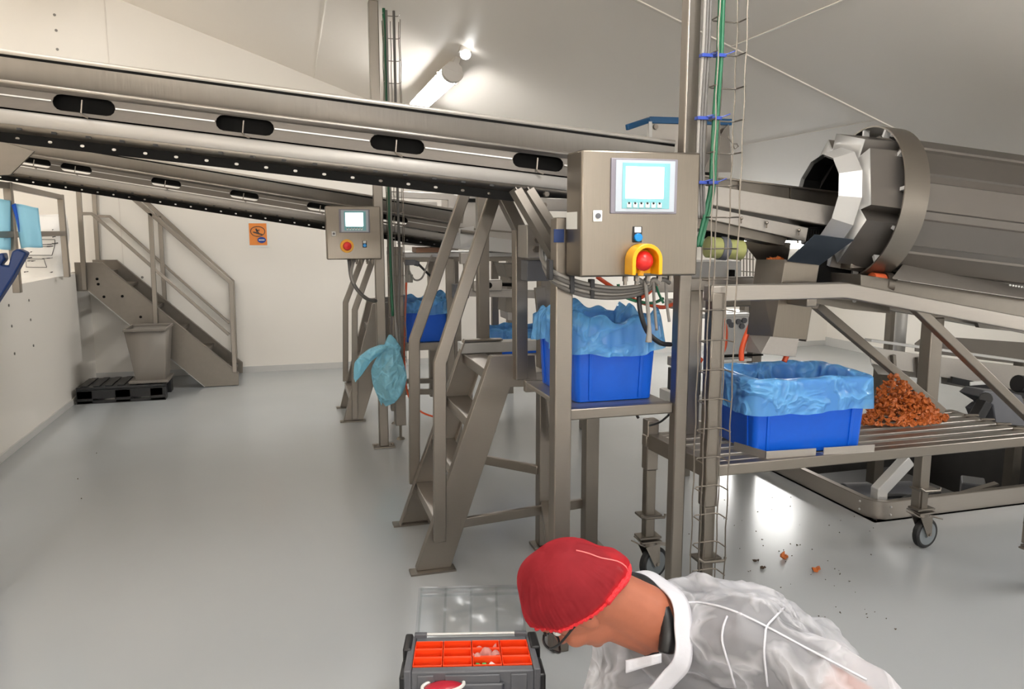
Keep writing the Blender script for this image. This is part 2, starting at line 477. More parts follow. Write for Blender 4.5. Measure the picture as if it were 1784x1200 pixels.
# ceiling joints: a raised strip across the slope, grooves along the room
def ceil_strip(xa, ya, xb, yb, wd, h, m, name):
    k = MB(); k.bar((xa, ya, roof(xa) - h / 2), (xb, yb, roof(xb) - h / 2), wd, h); structure(k, name, m)
ceil_strip(XL, 3.31, XR, 3.31, 0.022, 0.006, 'strip', 'trim_3')
ceil_strip(2.0, YF, 2.0, 3.3, 0.012, 0.004, 'strip', 'trim_4')
ceil_strip(0.28, 3.32, 0.28, YB, 0.010, 0.003, 'strip', 'trim_5')
ceil_strip(2.84, 3.32, 2.84, YB, 0.008, 0.002, 'groove', 'trim_6')
ceil_strip(-2.3, YF, -2.3, YB, 0.010, 0.003, 'strip', 'trim_7')
k = MB(); k.span((-1.505, YB - 0.004, PZ), (-1.495, YB, roof(-1.5))); structure(k, 'trim_8', 'groove')

# ------------------------------------------------------------------ fluorescent ceiling lamps (in rows along the room)
DROP = 0.07
def lamp(x, y, label, L=1.5):
    z = roof(x)
    t = thing('ceiling_lamp', label, 'lamp', (x, y, z - 0.02), 'fluorescent ceiling lamps')
    n = Vector((-0.3528, 0, -1)).normalized()          # ceiling normal pointing down
    side = Vector((1, 0, -0.3528)).normalized()
    O = Vector((x, y, z)) + n * DROP
    def section(pts, a, b):
        m_ = MB(); m_.prism([O + side * u + n * v + Vector((0, a, 0)) for u, v in pts], (0, b - a, 0)); return m_
    part(section([(-0.02, -DROP), (0.02, -DROP), (0.02, -0.03), (0.045, -0.02), (0.074, 0.028), (-0.074, 0.028), (-0.045, -0.02), (-0.02, -0.03)], -L / 2, L / 2), 'housing', 'lamp_body', t, bevel=0.003)
    arc = [(0.070 * math.cos(a), 0.024 + 0.06 * math.sin(a)) for a in [0.12 + (PI - 0.24) * i / 12 for i in range(13)]]
    part(section(arc, -L / 2 + 0.06, L / 2 - 0.02), 'diffuser', 'lamp', t)
    cap = [(0.074 * math.cos(a), 0.032 + 0.066 * math.sin(a)) for a in [-0.1 + (PI + 0.2) * i / 12 for i in range(13)]]
    part(section(cap, -L / 2, -L / 2 + 0.058), 'end_cap', 'lamp_body', t, bevel=0.003)
    part(section(cap, L / 2 - 0.018, L / 2), 'end_cap', 'lamp_body', t, bevel=0.003)
    for sgn in (-1, 1):
        cl = MB(); cl.path([O + side * 0.06 * sgn + Vector((0, -L / 2 + 0.2, 0)), O + side * 0.082 * sgn + n * 0.03 + Vector((0, -L / 2 + 0.2, 0)), O + side * 0.066 * sgn + n * 0.06 + Vector((0, -L / 2 + 0.2, 0))], 0.004, 0.03, (0, 1, 0))
        part(cl, 'clip', 'steel', t)
    return t
lamp(1.13, 6.02, 'lit fluorescent lamp on the sloping ceiling above the long conveyor')
lamp(1.13, 4.28, 'next fluorescent lamp in the middle ceiling row, seen end on', 1.5) if False else None
lamp(4.42, 6.45, 'low fluorescent lamp glimpsed beyond the discharge chute')
lamp(-2.0, 6.0, 'fluorescent lamp high above the raised platform')
lamp(-2.0, 1.8, 'fluorescent lamp above the front of the platform')
lamp(1.13, 1.2, 'fluorescent lamp overhead beyond the top of the picture')
lamp(1.13, -2.4, 'fluorescent lamp behind the viewpoint, middle row')
lamp(-2.0, -2.4, 'fluorescent lamp behind the viewpoint, platform row')
lamp(4.42, 1.4, 'fluorescent lamp over the right aisle')
lamp(4.42, -2.4, 'fluorescent lamp behind the viewpoint, right row')
# glowing dome added for the bright spot in front of the first lamp
e = thing('bright_spot_dome', 'small glowing dome added for the bright spot at the end of the ceiling lamp', 'lamp', (1.12, 5.02, roof(1.12) - 0.1))
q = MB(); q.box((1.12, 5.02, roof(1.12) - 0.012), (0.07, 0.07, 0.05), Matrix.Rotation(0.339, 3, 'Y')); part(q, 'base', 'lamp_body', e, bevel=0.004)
q = MB(); q.ball((1.12, 5.00, roof(1.12) - 0.045), (0.034, 0.034, 0.03)); part(q, 'lens', 'bright_spot', e)

# unseen lamps added on the wall behind the viewpoint to brighten the ceiling
for wx, wz, where in ((-3.2, 2.6, 'leftmost'), (-1.3, 2.4, 'second'), (0.5, 2.1, 'third'), (2.2, 1.75, 'rightmost')):
    t = thing('fill_lamp', 'unseen fill lamp added on the wall behind the viewpoint, ' + where + ' one', 'lamp', (wx, YF, wz), 'added fill lamps')
    q = MB(); q.span((wx - 0.75, YF, wz - 0.05), (wx + 0.75, YF + 0.04, wz + 0.05)); part(q, 'housing', 'lamp_body', t, bevel=0.004)
    q = MB(); q.prism([Vector((wx - 0.73, YF + 0.04 + 0.05 * math.sin(a), wz + 0.055 * math.cos(a))) for a in [PI * i / 8 for i in range(9)]], (1.46, 0, 0)); part(q, 'diffuser', 'fill_lamp', t)

# ================================================================== inclined conveyors
def conveyor(name, label, xa, xb, xr, yr, m, zb, k, slots, ztop_h, through, legs_x):
    """near face on the vertical plane y = yr + m (x - xr); bottom edge z = zb + k (x - xr); slots are x positions"""
    d = Vector((1, m, k)).normalized(); n = Vector((m, -1, 0)).normalized(); v = d.cross(n)
    if v.z < 0: v = -v
    P0 = Vector((xr, yr, zb)); sx = 1 / d.x
    S = lambda x: (x - xr) * sx
    F = lambda s, w, h: P0 + d * s + n * w + v * (h * 0.9)
    sa, sb = S(xa), S(xb); Wd = 0.42
    t = thing(name, label, 'conveyor', F((sa + sb) / 2, -Wd / 2, 0), 'inclined conveyors')
    def ext(prof, a, b, thick=0.003):       # sheet following an open profile of (w, h)
        q = MB(); vs = []
        for s in (a, b): vs += [F(s, w, h) for w, h in prof]
        c = len(prof); q.poly(vs, [(i, i + 1, c + i + 1, c + i) for i in range(c - 1)])
        return q
    # upper guard
    g = ext([(-0.014, ztop_h - 0.012), (-0.014, ztop_h), (0.004, ztop_h), (0.004, ztop_h - 0.010), (-0.002, ztop_h - 0.014), (0.000, 0.160)], sa, sb - 0.0)
    part(g, 'side_guard', 'steel_v', t, solid=0.003)
    g = MB(); g.bar(F(sa, 0.0, ztop_h - 0.017), F(sb, 0.0, ztop_h - 0.017), 0.004, 0.008, v); part(g, 'rim_gap', 'dark', t)
    # ledge rail below the guard
    g = ext([(0.000, 0.160), (0.016, 0.157), (0.018, 0.152), (0.016, 0.147), (0.004, 0.144), (0.002, 0.137)], sa, sb - 0.06)
    part(g, 'ledge_rail', 'steel_h', t, solid=0.002)
    # slotted side plate, its darker steel stands in for shade on the tilted sheet
    hs = 0.047; hl = 0.172; hv = 0.100
    holes = [stadium(S(x), hv, hl, hs) for x in slots]
    q = MB(); O = F(0, -0.002, 0)
    q.plate([(sa, 0.066), (sb - 0.06, 0.066), (sb - 0.06, 0.138), (sa, 0.138)], holes, O, d, v, 0.003)
    sp = part(q, 'slotted_plate', 'steel_shaded', t)
    edges = [sa] + [e for x in sorted(slots) for e in (S(x) - hl / 2 - 0.002, S(x) + hl / 2 + 0.002)] + [sb - 0.06]
    for i in range(0, len(edges), 2):
        r = MB(); r.bar(F(edges[i], 0.003, 0.112), F(edges[i + 1], 0.003, 0.112), 0.006, 0.004, v); part(r, 'ridge', 'white_steel', sp)
    # lower plate, bevel and drilled lip, its black painted for the shadow it lies in
    q = ext([(0.001, 0.067), (0.006, 0.062), (0.010, 0.024), (0.004, 0.020)], sa, sb - 0.05)
    part(q, 'lower_plate', 'plate', t, solid=0.002, sharp=8)
    q = ext([(0.006, 0.022), (-0.012, -0.004)], sa, sb - 0.05); bev = part(q, 'bottom_flange', 'steel_d', t, solid=0.003)
    s = sa + 0.03
    while s < sb - 0.1:
        bolts = MB(); a = F(s, -0.001, 0.010); bolts.bar(a - d * 0.007, a + d * 0.007, 0.006, 0.007, v); s += 0.094
        part(bolts, 'bolt', 'rubber', bev)
    holes = []; s = sa + 0.07
    while s < sb - 0.12:
        holes.append(stadium(s, -0.018, 0.013, 0.0075, 3)); s += 0.0885
    q = MB(); q.plate([(sa, -0.034), (sb - 0.05, -0.034), (sb - 0.05, -0.002), (sa, -0.002)], holes, F(0, -0.014, 0), d, v, 0.002)
    part(q, 'drilled_lip', 'dark', t)
    # belt, trough and the other side
    lo = 0.105 if through else 0.03
    q = MB(); q.poly([F(s, w, h) for s in (sa, sb - 0.03) for w, h in ((-0.03, lo), (-0.03, 0.15), (-Wd + 0.03, 0.15), (-Wd + 0.03, lo))],
                     [(0, 1, 2, 3), (7, 6, 5, 4), (0, 4, 5, 1), (1, 5, 6, 2), (2, 6, 7, 3), (3, 7, 4, 0)])
    part(q, 'belt', 'dark', t)
    q = MB(); q.poly([F(s, w, h) for s in (sa, sb) for w, h in ((-Wd, 0.066 if not through else 0.105), (-Wd, ztop_h), (-Wd + 0.004, ztop_h), (-Wd + 0.004, 0.066 if not through else 0.105))],
                     [(0, 1, 2, 3), (7, 6, 5, 4), (0, 4, 5, 1), (1, 5, 6, 2), (2, 6, 7, 3), (3, 7, 4, 0)])
    part(q, 'far_guard', 'steel_h', t)
    # wire hooks standing in the slots
    for x in slots:
        h = MB(); s = S(x)
        h.tube([F(s - 0.004, 0.006, 0.126), F(s - 0.004, 0.010, 0.084), F(s + 0.002, 0.016, 0.076), F(s + 0.018, 0.020, 0.070)], 0.0028, 6)
        part(h, 'wire_hook', 'steel', t)
    for x in legs_x:
        for wy in (-0.03, -Wd + 0.03):
            q = MB(); a = F(S(x), wy, 0.0); q.span((a.x - 0.03, a.y - 0.03, 0), (a.x + 0.03, a.y + 0.03, a.z + 0.05)); part(q, 'support_leg', 'steel', t, bevel=0.003)
    return F, S, t
nslots = [-1.03, -0.582, -0.13, 0.33, 0.785]
NF, NS, near_conv = conveyor('inclined_conveyor', 'long steel inclined conveyor running across the top in front, with dark oval slots', -1.62, 1.243, 1.0, 2.45, -0.106, 1.481, -0.106, nslots, 0.252, False, [-1.5])
fslots = [-1.44, -1.22, -0.725, -0.277, 0.178, 0.63]
FF, FS, far_conv = conveyor('inclined_conveyor', 'second inclined conveyor further back, sloping down behind the small control panel', -1.95, 1.06, 0.4, 5.03, -0.106, 1.390, -0.158, fslots, 0.252, True, [])
# bracket holding the near conveyor's lower end
br = thing('conveyor_bracket', 'pair of sloping steel channel brackets under the lower end of the front conveyor', 'bracket', at(930, 420, Y=2.5))
for (a, b) in (((893, 330), (962, 448)), ((914, 330), (985, 440))):
    q = MB(); q.bar(at(*a, Y=2.44), at(*b, Y=2.40), 0.004, 0.05, (0.3, -1, 0)); q.bar(at(*a, Y=2.43) + Vector((0.014, -0.012, 0)), at(*b, Y=2.39) + Vector((0.014, -0.012, 0)), 0.03, 0.005, (0.3, -1, 0))
    part(q, 'channel', 'steel', br)
q = MB(); q.prism([at(942, 344, Y=2.43), at(990, 346, Y=2.43), at(990, 368, Y=2.43), at(946, 367, Y=2.43)], (0, 0.008, 0)); pl = part(q, 'mounting_plate', 'bead', br, bevel=0.002)
for px, py in ((953, 338), (949, 357)):
    q = MB(); p = at(px, py, Y=2.42); q.cyl(p, p + Vector((0, 0.016, 0)), 0.009, 6); part(q, 'bolt', 'steel', pl)

# hood plate hanging at the left edge
q = MB(); Y = 4.75
q.prism([at(-60, 228, Y=Y), at(8, 247, Y=Y), at(61, 263, Y=Y), at(18, 305, Y=Y), at(-60, 308, Y=Y)], (0, 0.012, 0))
single(q, 'discharge_hood', 'steel_d', 'plain grey pointed metal hood at the left edge of the second conveyor', 'hood', bevel=0.003)

# ================================================================== control panels
def gland(mb, p): mb.cyl(p, p - Vector((0, 0, 0.018)), 0.009, 8); mb.cyl(p - Vector((0, 0, 0.018)), p - Vector((0, 0, 0.03)), 0.0065, 8)
def control_panel(label, x0, x1, y, z0, z1, shroud):
    W, Hh = x1 - x0, z1 - z0; D = 0.125; sc = W / 0.378
    t = thing('control_panel', label, 'control panel', ((x0 + x1) / 2, y + D / 2, z0))
    q = MB(); q.span((x0, y, z0), (x1, y + D, z1)); part(q, 'enclosure', 'steel_box', t, bevel=0.006)
    g = MB()
    for i in range(5): gland(g, Vector((x0 + W * (0.45 + 0.1 * i), y + D * 0.5, z0)))
    part(g, 'cable_glands', 'steel', t)
    U = lambda u, v, d=0.0: Vector((x0 + W * u, y - d, z0 + Hh * v))     # u to the right, v up, on the door
    def slab(name, u0, u1, v0, v1, d0, d1, m, par, bev=0.001):
        q = MB(); q.span(U(u0, v0, d0), U(u1, v1, d1)); return part(q, name, m, par, bevel=bev)
    hm = slab('display_unit', 0.235, 0.795, 0.505, 0.94, -0.002, 0.006, 'hmi_frame', t, 0.002)
    slab('bezel', 0.272, 0.770, 0.52, 0.925, 0.006, 0.008, 'hmi_face', hm)
    slab('inlay', 0.325, 0.725, 0.545, 0.905, 0.008, 0.009, 'hmi_teal', hm)
    slab('screen', 0.352, 0.672, 0.625, 0.875, 0.009, 0.0105, 'screen', hm)
    for i in range(6):
        u = 0.365 + i * 0.0515
        slab('key', u, u + 0.036, 0.553, 0.592, 0.009, 0.0115, 'key', hm)
        q = MB(); q.cyl(U(u + 0.016, 0.588, 0.009), U(u + 0.016, 0.588, 0.0122), 0.0035 * sc, 8); part(q, 'key_mark', 'black', hm)
    kl = slab('key_switch', 0.095, 0.17, 0.44, 0.53, 0, 0.005, 'label_white', t, 0.002)
    q = MB(); q.cyl(U(0.133, 0.487, 0.004), U(0.133, 0.487, 0.009), 0.008 * sc, 12); part(q, 'lock_barrel', 'grey_plastic', kl)
    if shroud:
        bu, bv, eu, ev = 0.468, 0.32, 0.495, 0.135
    else:
        bu, bv, eu, ev = 0.69, 0.27, 0.365, 0.255
    pb = slab('push_button', bu - 0.040, bu + 0.040, bv - 0.045, bv + 0.085, 0, 0.004, 'black', t, 0.002)
    slab('name_plate', bu - 0.028, bu + 0.028, bv + 0.035, bv + 0.08, 0.004, 0.006, 'label_white', pb)
    q = MB(); q.cyl(U(bu, bv - 0.005, 0.003), U(bu, bv - 0.005, 0.014), 0.0125 * sc, 20); part(q, 'blue_cap', 'blue_button', pb, bevel=0.002)
    if shroud:
        es = MB(); r0, r1 = 0.048 * sc, 0.036 * sc; C = U(eu, ev)
        arc = [(math.cos(a), math.sin(a)) for a in [PI * i / 14 for i in range(15)]]
        o2 = [(-r0, -0.042 * sc)] + [(-a * r0 * -1, b * r0) for a, b in arc][::-1] + [(r0, -0.042 * sc)]
        i2 = [(r1, -0.042 * sc)] + [(a * r1, b * r1) for a, b in arc] + [(-r1, -0.042 * sc)]
        loop = o2 + i2
        es.prism([C + Vector((a, 0, b)) for a, b in loop], (0, -0.055, 0))
        es.span(C + Vector((-r1, -0.004, -0.04 * sc)), C + Vector((r1, 0.0, 0.03 * sc)))
        em = part(es, 'emergency_stop', 'yellow', t, bevel=0.002, label='yellow shrouded emergency stop')
        q = MB(); q.lathe([(0.0, 0.014), (0.02, 0.014), (0.021, 0.026), (0.03, 0.029), (0.042, 0.024), (0.05, 0.012), (0.052, 0.0005)], C + Vector((0, 0.0, -0.002)), (0, -1, 0), 24); part(q, 'red_knob', 'red', em)
        q = MB(); q.cyl(C + Vector((0, -0.01, -0.046 * sc)), C + Vector((0, -0.01, -0.028 * sc)), 0.009, 10); part(q, 'pin', 'yellow', em)
    else:
        C = U(eu, ev)
        q = MB(); q.cyl(C, C + Vector((0, -0.006, 0)), 0.047 * sc, 28); em = part(q, 'emergency_stop', 'yellow', t, bevel=0.002, label='round yellow emergency stop plate')
        q = MB(); q.lathe([(0.005, 0.012), (0.02, 0.012), (0.021, 0.022), (0.03, 0.025), (0.042, 0.02), (0.048, 0.0005)], C, (0, -1, 0), 24); part(q, 'red_knob', 'red', em)
    return t
near_panel = control_panel('large steel control panel with lit screen and yellow shrouded red stop knob, in front', 0.806, 1.184, 2.10, 1.246, 1.609, True)
far_panel = control_panel('smaller looking control panel in the background with round yellow stop plate', 0.206, 0.526, 4.71, 1.210, 1.525, False)
# stickers on the near panel's side belong to the panel
q = MB(); q.span((0.8045, 2.13, 1.385), (0.806, 2.22, 1.435)); part(q, 'side_sticker', 'label_white', near_panel)
q = MB(); q.span((0.768, 2.225, 1.345), (0.80, 2.231, 1.385)); part(q, 'blue_label', 'navy', near_panel)

# ================================================================== tall posts with wire cable trays
def tall_post(label, x0, x1, y0, y1, lo=0.0):
    t = thing('tall_post', label, 'post', ((x0 + x1) / 2, (y0 + y1) / 2, 0))
    zt = roof(x1) - 0.002
    q = MB(); q.span((x0, y0, 0.008), (x1, y1, zt)); part(q, 'square_tube', 'steel', t, bevel=0.005)
    q = MB(); q.span((x0 - 0.04, y0 - 0.02, 0), (x1 + 0.04, y1 + 0.03, 0.008)); b = part(q, 'foot_plate', 'steel', t, bevel=0.002)
    for sx in (x0 - 0.025, x1 + 0.025):
        q = MB(); q.cyl((sx, (y0 + y1) / 2, 0.008), (sx, (y0 + y1) / 2, 0.018), 0.008, 6); part(q, 'bolt', 'steel', b)
    return t
def wire_tray(label, x0, x1, y, d, zlo, zhi, pitch, group):
    """basket open towards the room: base wires at y, side wires at y - d"""
    t = thing('wire_cable_tray', label, 'cable tray', ((x0 + x1) / 2, y, zlo), group)
    def wob(x, yy, k):
        q = MB(); pts = []; z = zlo; i = 0
        while z < zhi: pts.append((x + 0.002 * math.sin(i * 1.7 + k), yy, z)); z += pitch / 2; i += 1
        q.tube(pts, 0.0024, 5); return q
    for k, (x, yy) in enumerate(((x0, y - d), (x0, y), ((x0 + x1) / 2, y), (x1, y), (x1, y - d))):
        part(wob(x, yy, k), 'long_wire', 'steel', t)
    z = zlo + 0.03; n = 0
    while z < zhi and n < 99:
        q = MB(); q.tube([(x0, y - d - 0.003, z), (x0, y - 0.012, z), (x0 + 0.012, y, z), (x1 - 0.012, y, z), (x1, y - 0.012, z), (x1, y - d - 0.003, z)], 0.0024, 5)
        part(q, 'cross_wire', 'steel', t); z += pitch; n += 1
    return t
npost = tall_post('tall square steel post rising from beside the big control panel to the ceiling', 1.198, 1.243, 2.232, 2.277)
wire_tray('wire cable tray with green and grey cables running up beside the near tall post', 1.25, 1.345, 2.192, 0.055, 0.02, roof(1.47) - 0.01, 0.098, 'wire cable trays')
fpost = tall_post('tall square steel post in the background beside the smaller control panel', 0.500, 0.558, 4.84, 4.90)
wire_tray('wire cable tray running up beside the far tall post', 0.584, 0.682, 4.89, 0.06, 0.55, roof(0.7) - 0.01, 0.13, 'wire cable trays')
# cables in the trays
def cable(pts, r, m, label, smooth=6, group=None, n=8, name='cable'):
    q = MB(); q.tube(pts, r, n, smooth)
    return single(q, name, m, label, 'cable', group, sharp=180)
zt = roof(1.33)
CY = 2.172
def cpts(pxs, dx): return [at(px + dx, py, Y=CY) for px, py in pxs]
gpx = [(1231, 40), (1228, 100), (1222, 200), (1219, 290), (1221, 380)]
for dx, mm, lab in ((-4, 'pale_cable', 'pale'), (1, 'grey_cable', 'grey'), (6, 'grey_cable', 'grey')):
    P_ = cpts(gpx, dx); cable([Vector((P_[0].x, CY, roof(P_[0].x) - 0.02))] + P_, 0.0052, mm, 'grey cable running down the near wire tray beside the post', group='grey cables in the near tray')
gpx = [(1256, 40), (1254, 100), (1247, 200), (1243, 280), (1240, 330), (1228, 385), (1217, 430)]
for dx in (-3, 3):
    P_ = cpts(gpx, dx); cable([Vector((P_[0].x, CY, roof(P_[0].x) - 0.02))] + P_, 0.0062, 'green_cable', 'green cable running down the near wire tray', group='green cables in the near tray')
for px, py in ((1230, 97), (1222, 206), (1220, 318)):
    q = MB(); p = at(px, py, Y=CY); q.box(p, (0.036, 0.022, 0.010)); q.tube([p + Vector((0.01, -0.012, 0.004)), p + Vector((0.034, -0.016, 0.01))], 0.002, 5)
    single(q, 'cable_tie', 'tie', 'blue cable tie around the grey cables in the near tray', 'cable tie', 'blue ties on grey cables', bevel=0.003)
for px, py in ((1254, 97), (1246, 206), (1240, 318)):
    q = MB(); p = at(px, py, Y=CY); q.box(p, (0.034, 0.024, 0.010)); q.tube([p + Vector((0.01, -0.012, 0)), p + Vector((0.04, -0.02, 0.012))], 0.002, 5)
    single(q, 'cable_tie', 'tie', 'blue cable tie around the green cables in the near tray', 'cable tie', 'blue ties on green cables', bevel=0.003)
for dx, mm in ((0.0, 'pale_cable'), (0.045, 'grey_cable')):
    cable([(0.606 + dx, 4.862, roof(0.64) - 0.02), (0.606 + dx, 4.862, 1.6), (0.609 + dx, 4.857, 1.2), (0.614 + dx * 0.6, 4.845, 0.9), (0.633 + dx * 0.3, 4.84, 0.6)], 0.008, mm, 'grey cable hanging in the far wire tray', group='grey cables in the far tray')
cable([(0.590, 4.852, roof(0.62) - 0.02), (0.591, 4.852, 1.6), (0.593, 4.845, 1.2), (0.60, 4.835, 0.85)], 0.009, 'green_cable', 'green cable in the far wire tray beside the small control panel')
# small wire hook clipped at the tray's side
q = MB(); p = at(1268, 238, Y=2.28); q.tube([p, p + Vector((0.02, 0, -0.022)), p + Vector((0.035, 0, -0.022)), p + Vector((0.04, 0, -0.03)), p + Vector((0.028, 0, -0.038)), p + Vector((0.016, 0, -0.018))], 0.0022, 6)
single(q, 'wire_loop', 'steel', 'small bent wire loop sticking out right of the near cable tray', 'wire')

# ================================================================== stand carrying the near panel and crate
t = thing('panel_stand', 'steel leg stand with a shelf under the big control panel', 'stand', (1.05, 2.7, 0))
def leg(mb_name, x0, x1, y0, y1, z0, z1, par, m='steel', bev=0.004):
    q = MB(); q.span((x0, y0, z0), (x1, y1, z1)); return part(q, mb_name, m, par, bevel=bev)
fl = leg('leg', 0.778, 0.834, 2.232, 2.29, 0.0, 1.42, t)
rr = leg('leg', 1.19, 1.25, 3.0, 3.06, 0.012, 0.80, t)
rl = leg('leg', 0.995, 1.052, 3.05, 3.11, 0.012, 1.20, t); q = MB(); q.bar(at(940, 500, Y=2.98), at(967, 770, Y=2.98), 0.045, 0.02, (0, 1, 0)); part(q, 'diagonal_plate', 'steel', t, bevel=0.002)
for l_, (x, y) in ((rr, (1.22, 3.03)), (rl, (1.02, 3.08))):
    q = MB(); q.span((x - 0.05, y - 0.05, 0), (x + 0.05, y + 0.04, 0.012)); part(q, 'foot', 'steel_d', l_)
zs = 0.817
leg('shelf_beam', 0.834, 1.198, 2.25, 2.285, zs - 0.036, zs, t)
leg('shelf_beam', 0.836, 1.24, 2.74, 2.77, zs - 0.045, zs, t)
leg('shelf', 0.836, 1.196, 2.286, 2.74, zs - 0.02, zs - 0.003, t, 'steel_h')
q = MB(); q.bar((0.81, 2.29, 0.20), (1.02, 3.05, 0.20), 0.035, 0.035); part(q, 'brace', 'steel', t, bevel=0.003)
q = MB(); q.bar((0.62, 2.97, 0.19), (1.20, 3.05, 0.19), 0.022, 0.04); part(q, 'brace', 'steel', t, bevel=0.003)
q = MB(); q.bar((0.66, 3.46, 0.35), (1.0, 3.08, 0.35), 0.022, 0.04); part(q, 'brace', 'steel', t, bevel=0.003)
q = MB(); q.bar(at(905, 395, Y=2.95), at(906, 660, Y=2.95), 0.05, 0.06, (0, 1, 0)); part(q, 'upright', 'steel', t, bevel=0.004)
q = MB(); q.bar(at(872, 335, Y=2.93), at(905, 400, Y=2.95), 0.045, 0.06, (0, 1, 0)); part(q, 'upright', 'steel', t, bevel=0.004)
# clamp block on the upright
q = MB(); q.span(at(918, 450, Y=2.72), at(944, 392, Y=2.84)); cb = part(q, 'clamp_plate', 'bead', t, bevel=0.003)
for px, py in ((937, 418), (936, 434)):
    q = MB(); p = at(px, py, Y=2.70); q.cyl(p, p + Vector((0, 0.02, 0)), 0.013, 6); part(q, 'bolt', 'steel', cb)
q = MB(); q.span(at(918, 490, Y=2.74), at(946, 452, Y=2.82)); part(q, 'clamp_block', 'grey_plastic', t, bevel=0.003)
leg('sensor_rod', 0.945, 0.956, 2.70, 2.712, 0.72, 1.18, t, 'black', 0.001)

# ================================================================== step ladders
def step_ladder(label, prof_px, yn, yf, n_treads, tread_px, rails_n, rails_f, rail_w, landing):
    pts = [at(px, py, Y=yn) for px, py in prof_px]
    xs = [p.x for p in pts]
    t = thing('step_ladder', label, 'step ladder', (sum(xs) / len(xs), (yn + yf) / 2, 0))
    pts[0].z = pts[1].z = 0.008
    for yy in (yn, yf):
        q = MB(); pp = [Vector((p.x, yy, p.z)) for p in pts]
        inw = 1 if yy == yn else -1
        q.prism(pp, (0, 0.006 * inw, 0))
        n = len(pp)
        for a, b in ((0, n - 1), (1, 2)) + (((n - 1, n - 2), (2, 3)) if landing else ()):
            q.bar(pp[a] + Vector((0, 0.022 * inw, 0)), pp[b] + Vector((0, 0.022 * inw, 0)), 0.05 if False else 0.006, 0.044, (0, 1, 0))
        sp = part(q, 'stringer', 'steel', t, bevel=0.0015)
        q = MB(); q.span((pp[0].x - 0.03, yy - 0.03, 0), (pp[1].x + 0.02, yy + 0.03, 0.008)); part(q, 'foot_plate', 'steel_d', sp)
    # treads
    for (px, py) in tread_px:
        p = at(px, py, Y=yf)
        q = MB(); q.span((p.x, yn + 0.01, p.z - 0.045), (p.x + 0.105, yf - 0.008, p.z)); tr = part(q, 'tread', 'steel_h', t, bevel=0.003)
    for nm, rl_, yy in (('n', rails_n, yn - 0.024), ('f', rails_f, yf + 0.024)):
        q = MB(); pts_ = [at(px, py, Y=yy) for px, py in rl_]
        q.path(pts_, rail_w, 0.03, (0, 1, 0)); part(q, 'handrail', 'steel', t, bevel=0.004)
    return t
lad = step_ladder('steel step ladder with square handrails in front, leading up left of the big control panel',
    [(727, 993), (784, 991), (888, 673), (936, 672), (932, 620), (857, 622)], 2.96, 3.50, 5,
    [(724, 840), (752, 765), (777, 690), (805, 615)], [(766, 943), (766, 632), (862, 338), (892, 246)], [(722, 842), (722, 592), (812, 330), (838, 255)], 0.05, True)
q = MB(); a = at(800, 596, Y=3.50); b = at(934, 618, Y=3.50)
q.span((a.x, 3.46, a.z - 0.05), (b.x + 0.16, 3.54, a.z)); part(q, 'landing_beam', 'white_steel', lad, bevel=0.003)
q = MB(); q.span((a.x + 0.03, 2.97, a.z - 0.09), (b.x + 0.12, 3.46, a.z - 0.06)); part(q, 'landing', 'steel_h', lad, bevel=0.003)
q = MB(); p = at(893, 612, Y=3.75); q2 = at(838, 345, Y=3.75)
q = MB(); q.span((at(833, 600, Y=3.56).x, 3.545, a.z - 0.05), (at(852, 600, Y=3.56).x, 3.60, at(840, 340, Y=3.56).z)); part(q, 'rail_post', 'steel', lad, bevel=0.004)
flad = step_ladder('distant step ladder behind the hanging blue bag',
    [(600, 735), (632, 735), (684, 560), (700, 560), (700, 525), (650, 530)], 5.60, 6.07, 4,
    [(600, 665), (618, 612), (634, 560), (648, 530)], [(618, 730), (618, 540), (650, 450), (668, 395)], [(602, 664), (602, 527), (633, 445), (655, 380)], 0.042, True)

